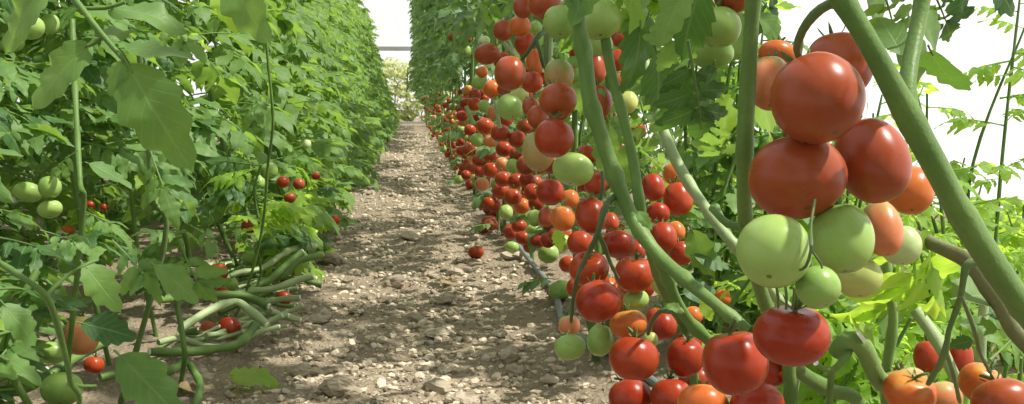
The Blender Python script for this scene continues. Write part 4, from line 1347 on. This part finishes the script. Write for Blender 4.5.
add_stem(P1, 'stem', [(-40, 240, 1.15), (0, 263, 1.12), (28, 281, 1.10), (46, 296, 1.10), (56, 320, 1.12), (64, 350, 1.14), (70, 380, 1.16), (72, 430, 1.2)], [2.8, 2.8, 3, 3.8, 3, 3, 2.8, 2.8], 'stem', 0.3, 0.1, [(-0.55, 1.25, 0.02)], 10)
add_stem(P1, 'leaf_stalk', [(46, 296, 1.10), (62, 280, 1.12), (82, 266, 1.15), (98, 260, 1.18)], [2.2, 2, 1.8, 1.5], 'stem', 0.1, 0.1, seg=8)
add_stem(P1, 'leaf_stalk', [(68, 384, 1.16), (82, 386, 1.18), (96, 386, 1.2)], [2, 1.8, 1.6], 'stem', 0.1, 0.1, seg=8)
pix_leaf(P1, 'dark', (76, 322, 1.5), (140, 336, 1.5), (0, -.9, .9), True)
pix_leaf(P1, 'near', (114, 350, 1.45), (186, 420, 1.42), (.1, -1, .9), True)
pix_leaf(P1, 'near', (80, 260, 1.3), (125, 312, 1.3), (0, -.8, .9), True)
pix_leaf(P1, 'near', (150, 262, 1.5), (205, 300, 1.5), (0, -.6, 1), True)
pix_leaf(P1, 'near', (112, 240, 1.5), (168, 300, 1.5), (-.1, -.7, 1))
pix_leaf(P1, 'near', (0, 300, 1.3), (40, 345, 1.3), (.1, -.7, 1), True)
pix_leaf(P1, 'near', (85, 162, 1.5), (136, 184, 1.5), (0, -.4, 1), True)
pix_leaf(P1, 'near', (40, 230, 1.5), (100, 250, 1.5), (0, -.6, 1))
pix_leaf(P1, 'lime', (225, 375, 2.35), (284, 378, 2.4), (0, -.5, 1), True)
pix_leaf(P1, 'near', (180, 240, 1.9), (205, 318, 1.9), (-.2, -1, .4))
pix_leaf(P1, 'near', (190, 225, 1.9), (235, 255, 1.95), (0, -.7, 1))

# upright stems standing in the left row
def upright(label, pix, rpx, mat, foot):
    t = thing('tomato_vine', label, 'plant', (foot[0], foot[1], 0))
    add_stem(t, 'main_stem', pix, rpx, mat, 0.25, 0.12, [foot], 10)
    return t


t = upright('upright slim green stem at left, beside the three green fruit', [(72, 20, 2.05), (74, 70, 2.0), (77, 130, 1.9), (80, 185, 1.82), (82, 225, 1.85)], 2.8, 'stem', (-0.68, 1.95, 0))
pix_leaf(t, 'near', (78, 150, 1.8), (40, 180, 1.8), (.1, -.7, 1))
t = upright('dark shaded upright stem right of the slim green one at left', [(138, 40, 2.1), (145, 110, 2.1), (150, 160, 2.1), (152, 200, 2.1), (165, 240, 2.12)], 2.8, 'stem_deep', (-0.64, 2.2, 0))
pix_leaf(t, 'near', (150, 150, 2.1), (175, 220, 2.0), (0, -1, .5))
t = upright('thin pale stalk rising behind the vine tangle at left', [(263, 0, 2.9), (268, 60, 2.9), (273, 120, 2.9), (268, 165, 2.95), (262, 230, 3.0), (243, 300, 3.05)], 1.4, 'stem', (-0.56, 3.05, 0))
pix_leaf(t, 'near', (266, 90, 2.9), (240, 130, 2.85), (0, -.8, .8))

# ---------------------------------------------------------------- lowered bare vines on the ground at left
VINES = [
    ([(160, 300, 2.75), (193, 296, 2.85), (225, 295, 2.9), (247, 297, 2.92), (268, 306, 2.9)], 5.5, 'pale bare vine running level across the top of the tangle'),
    ([(180, 330, 2.6), (207, 312, 2.7), (235, 302, 2.75), (250, 311, 2.72), (266, 324, 2.7)], 5.5, 'pale bare vine arched over the two red tomatoes of the tangle'),
    ([(257, 322, 2.78), (240, 343, 2.6), (215, 349, 2.55), (188, 352, 2.5), (150, 352, 2.45)], 6, 'thick pale vine end reaching lowest beside the path in the tangle'),
    ([(222, 300, 3.0), (245, 292, 3.05), (275, 288, 3.1), (300, 279, 3.15), (313, 277, 3.15)], 4.5, 'pale bare vine poking farthest out over the path'),
    ([(250, 288, 3.3), (268, 281, 3.35), (285, 266, 3.4), (302, 252, 3.45)], 4.5, 'pale bare vine slanting upward at the back of the tangle'),
    ([(215, 285, 3.3), (235, 274, 3.35), (262, 268, 3.4), (290, 250, 3.6), (315, 246, 3.7)], 4, 'thin bare vine curving at the very back of the tangle'),
    ([(262, 282, 3.5), (282, 276, 3.5), (298, 262, 3.55), (322, 255, 3.6)], 4.5, 'grey-green bare vine crossing behind the raised one'),
    ([(-10, 392, 2.05), (30, 386, 2.1), (75, 358, 2.2), (107, 340, 2.3)], 7, 'thick greyish vine lying diagonally at the bottom left corner'),
    ([(-10, 352, 2.3), (12, 368, 2.25), (28, 376, 2.2), (46, 370, 2.2)], 5, 'grey-green cut vine at the left edge above the bottom corner'),
    ([(100, 378, 2.15), (130, 372, 2.2), (165, 372, 2.3), (185, 362, 2.4)], 6, 'thick grey-green vine lying beneath the broad dark leaf'),
    ([(10, 340, 2.4), (40, 345, 2.4), (70, 352, 2.38), (95, 348, 2.4)], 6, 'greyish vine lying behind the yellowish-green fruit at bottom left'),
    ([(190, 365, 2.4), (200, 385, 2.3), (195, 410, 2.2)], 5, 'short vine piece bending toward the bottom edge near the leafy shoot'),
]
rv = random.Random(4)
for k in range(32):
    u, v = rv.uniform(185, 290), rv.uniform(262, 345)
    u -= max(0, (v - 300)) * 0.5
    Y = 640.0 / max(90, v - 100)
    a = rv.uniform(-0.25, 0.75)
    l = rv.uniform(18, 42)
    du, dv = l * math.cos(a), -l * math.sin(a) * 0.6
    VINES.append(([(u - du, v - dv, Y - .05), (u - du * .3, v - dv * .3 - rv.uniform(1, 7), Y), (u + du * .4, v + dv * .4 - rv.uniform(-2, 4), Y + .04), (u + du, v + dv, Y + .05)],
                  rv.uniform(2.6, 4.2), 'pale bare vine piece lying crisscross with others in the tangle left of the path'))
for (px, rp_, lb) in VINES:
    p0 = at(*px[0])
    t = thing('bare_vine', lb, 'vine', (p0.x, p0.y, 0), 'crisscross bare vine pieces' if 'crisscross' in lb else None)
    pts = [at(*q) for q in px]
    for p in pts:
        p.z = max(p.z, ground_z(p.x, p.y) + 0.012)
    e0, e1 = pts[0], pts[-1]
    mb = MB()
    rad = [rp_ * 0.8 * depth(p) / F * (1 if i % 2 else 0.85) for i, p in enumerate(pts)]
    tube(mb, rel(t, pts), rad, 11, 0.012, 0.22, 0.12, 0)
    link('vine_stem', mb.mesh('vine_stem', M['stem_pale' if rp_ < 5.9 and rv.random() < .75 else 'stem']), t)
    mb = MB()
    d = (pts[-1] - pts[-2]).normalized()
    tube(mb, rel(t, [pts[-1], pts[-1] + d * 0.004]), rad[-1] * 0.8, 10, 0.01)
    c = link('cut_end', mb.mesh('cut_end', M['cut']), t)
    c['label'] = 'pale cut end'

# drip hose along the right row
hp = [at(567, 275, 2.9), at(556, 257, 3.3), at(550, 248, 3.55)]
pts = [Vector((0.66, 1.2, 0.06)), Vector((0.60, 2.2, 0.05)), Vector((0.53, 2.65, 0.05)), Vector((hp[0].x, 2.9, 0.045)), Vector((hp[1].x, 3.3, 0.045)), Vector((hp[2].x, 3.6, 0.05)), Vector((0.50, 4.6, 0.06)), Vector((0.53, 9, 0.07)), Vector((0.55, 28, 0.07))]
for p in pts:
    p.z = ground_z(p.x, p.y) + 0.012
mb = MB()
tube(mb, pts, 0.011, 10, 0.08)
tag(link('drip_hose', mb.mesh('drip_hose', M['hose'])), 'grey plastic irrigation hose lying on soil under the red fruit of the right row', 'hose')

# withered leaves on the soil
for (a, b, lb) in (((175, 392, 2.3), (215, 398, 2.35), 'withered brown leaf scrap on the soil at the bottom left'), ((318, 245, 4.4), (345, 238, 4.5), 'curled yellow dry leaf lying at the left edge of the path'),
                   ((440, 290, 3.7), (458, 288, 3.75), 'dry pale leaf lying flat on the path near the pale gravel')):
    pa, pb = at(*a), at(*b)
    pa.z, pb.z = ground_z(pa.x, pa.y) + .02, ground_z(pb.x, pb.y) + .02
    o = put_leaf(None, R.choice(SINGLE['dry']), pa, pb, (0.1, -.2, 1))
    o.name = 'dry_leaf'
    tag(o, lb, 'leaf')

# ---------------------------------------------------------------- what grows beyond the right row
def bush(name, label, x, y, h, n, seed, kind='lime', ln=(0.10, 0.2), spread=0.25, stems=3, group=None):
    """A weedy plant: thin stems from one root, leaves all the way up."""
    rn = random.Random(seed)
    t = thing(name, label, 'plant', (x, y, 0), group)
    tops = []
    for s in range(stems):
        mb = MB()
        top = Vector((rn.gauss(0, spread), rn.gauss(0, spread * .6), h * rn.uniform(.7, 1)))
        mid = top * 0.5 + Vector((rn.gauss(0, .04), rn.gauss(0, .04), 0))
        tube(mb, [Vector((0, 0, -0.02)), mid, top], [0.006, 0.005, 0.003], 7, 0.06, 0.2, 0.12, rnd=rn)
        link('stem', mb.mesh('stem', M['stem']), t)
        tops.append((mid, top))
    for k in range(n):
        mid, top = rn.choice(tops)
        q = rn.uniform(0.1, 1)
        b = (mid * (q / .5)) if q < .5 else mid.lerp(top, (q - .5) / .5)
        a = rn.random() * 2 * PI
        d = Vector((math.cos(a), math.sin(a), rn.uniform(-.3, .5))).normalized()
        base = t.location + b
        put_leaf(t, rn.choice(LEAF[kind]), base, base + d * rn.uniform(*ln), (-d.x * .3, -d.y * .3 - .3, 1))
    return t


BUSH = [  # lime leaves carry both young green and painted sunlight
    ('tall slender lime-green weed against the white light at the far right edge', 1.62, 2.6, 1.02, 46, 'lime', (.10, .2), .10, 3),
    ('tall slender weed with drooping leaf tips left of the far right one', 1.38, 2.5, 0.95, 36, 'lime', (.10, .2), .08, 2),
    ('slender sunlit weed growing behind the thick diagonal stem', 1.35, 2.9, 0.8, 40, 'lime', (.10, .2), .12, 3),
    ('low bushy sunlit plant behind the dark forked stalk', 1.05, 1.95, 0.42, 44, 'lime', (.12, .22), .16, 4),
    ('low bushy plant at right behind the bottom right corner fruit', 1.28, 2.1, 0.42, 44, 'lime', (.09, .16), .16, 4),
    ('low bushy plant seen between the cluster and the slim green stem', 0.98, 2.3, 0.42, 44, 'lime', (.12, .22), .16, 4),
    ('bushy plant with speckled light behind the pale sloping stem', 0.86, 2.5, 0.75, 60, 'near', (.12, .22), .14, 4),
    ('airy lime plant behind the big hanging cluster', 1.12, 2.7, 0.62, 50, 'lime', (.12, .22), .16, 4),
    ('airy green plant behind the upright stem and the bunch of red fruit', 0.95, 2.95, 1.15, 70, 'lime', (.12, .24), .14, 4),
    ('leafy plant just beyond the pale sloping stem, high as the dark hanging leaf', 0.80, 2.6, 1.25, 60, 'near', (.14, .26), .1, 4),
    ('low green plant far to the right beyond the white gap', 1.8, 3.3, 0.55, 40, 'lime', (.12, .24), .22, 4),
    ('low green plant under the long sloping stem', 0.78, 1.95, 0.35, 40, 'lime', (.08, .15), .12, 4),
    ('low green plant beside the pruned stub', 0.86, 1.75, 0.30, 34, 'lime', (.1, .2), .12, 4),
    ('low lime plant behind the two bottom right reds', 1.0, 1.6, 0.30, 30, 'lime', (.1, .18), .12, 4),
    ('low green plant under the white light left of the far right edge', 1.5, 2.3, 0.45, 44, 'lime', (.08, .15), .18, 4),
]
for i, (lb, x, y, h, n, kd, ln, spd, ns) in enumerate(BUSH):
    bush('weed', lb, x, y, h, n, 40 + i, kd, ln, spd, ns)

LOW = [(1.75, 2.9), (2.0, 3.4), (2.35, 3.6), (2.7, 4.1), (2.2, 4.3), (2.6, 4.9), (2.9, 5.4), (2.4, 5.6), (2.95, 4.5), (1.9, 4.2), (2.8, 6.2), (2.5, 6.8), (1.9, 5.2)]
for i, (x, y) in enumerate(LOW):
    bush('weed', 'low spreading weed along the foot of the white film wall', x, y, 0.24, 34, 90 + i, 'lime', (.12, .24), .22, 3, 'weeds at the foot of the film wall')

# scrub outside the far end, its backlight painted as pale leaves
sm = random.Random(77)
SCR = foliage_mesh('foliage', M['leaf_pale'], sm, 0.1, 2.0, 90, 0.0, (0.25, 0.5), 0, 5, 0.35, 0.2)
for i in range(5):
    t = thing('shrub', 'backlit shrub painted pale outside the far end', 'shrub', (-0.8 + i * 0.42, 31.0 + 0.4 * (i % 2), 0), 'pale shrubs outside the far end')
    link('foliage', SCR, t)
    mb = MB()
    tube(mb, [(0, 0, -.02), (0.05, 0, .8), (0, 0, 1.7)], 0.02, 6, 0.3)
    link('stem', mb.mesh('stem', M['stem']), t)
    t.rotation_euler = (0, 0, i * 1.3)
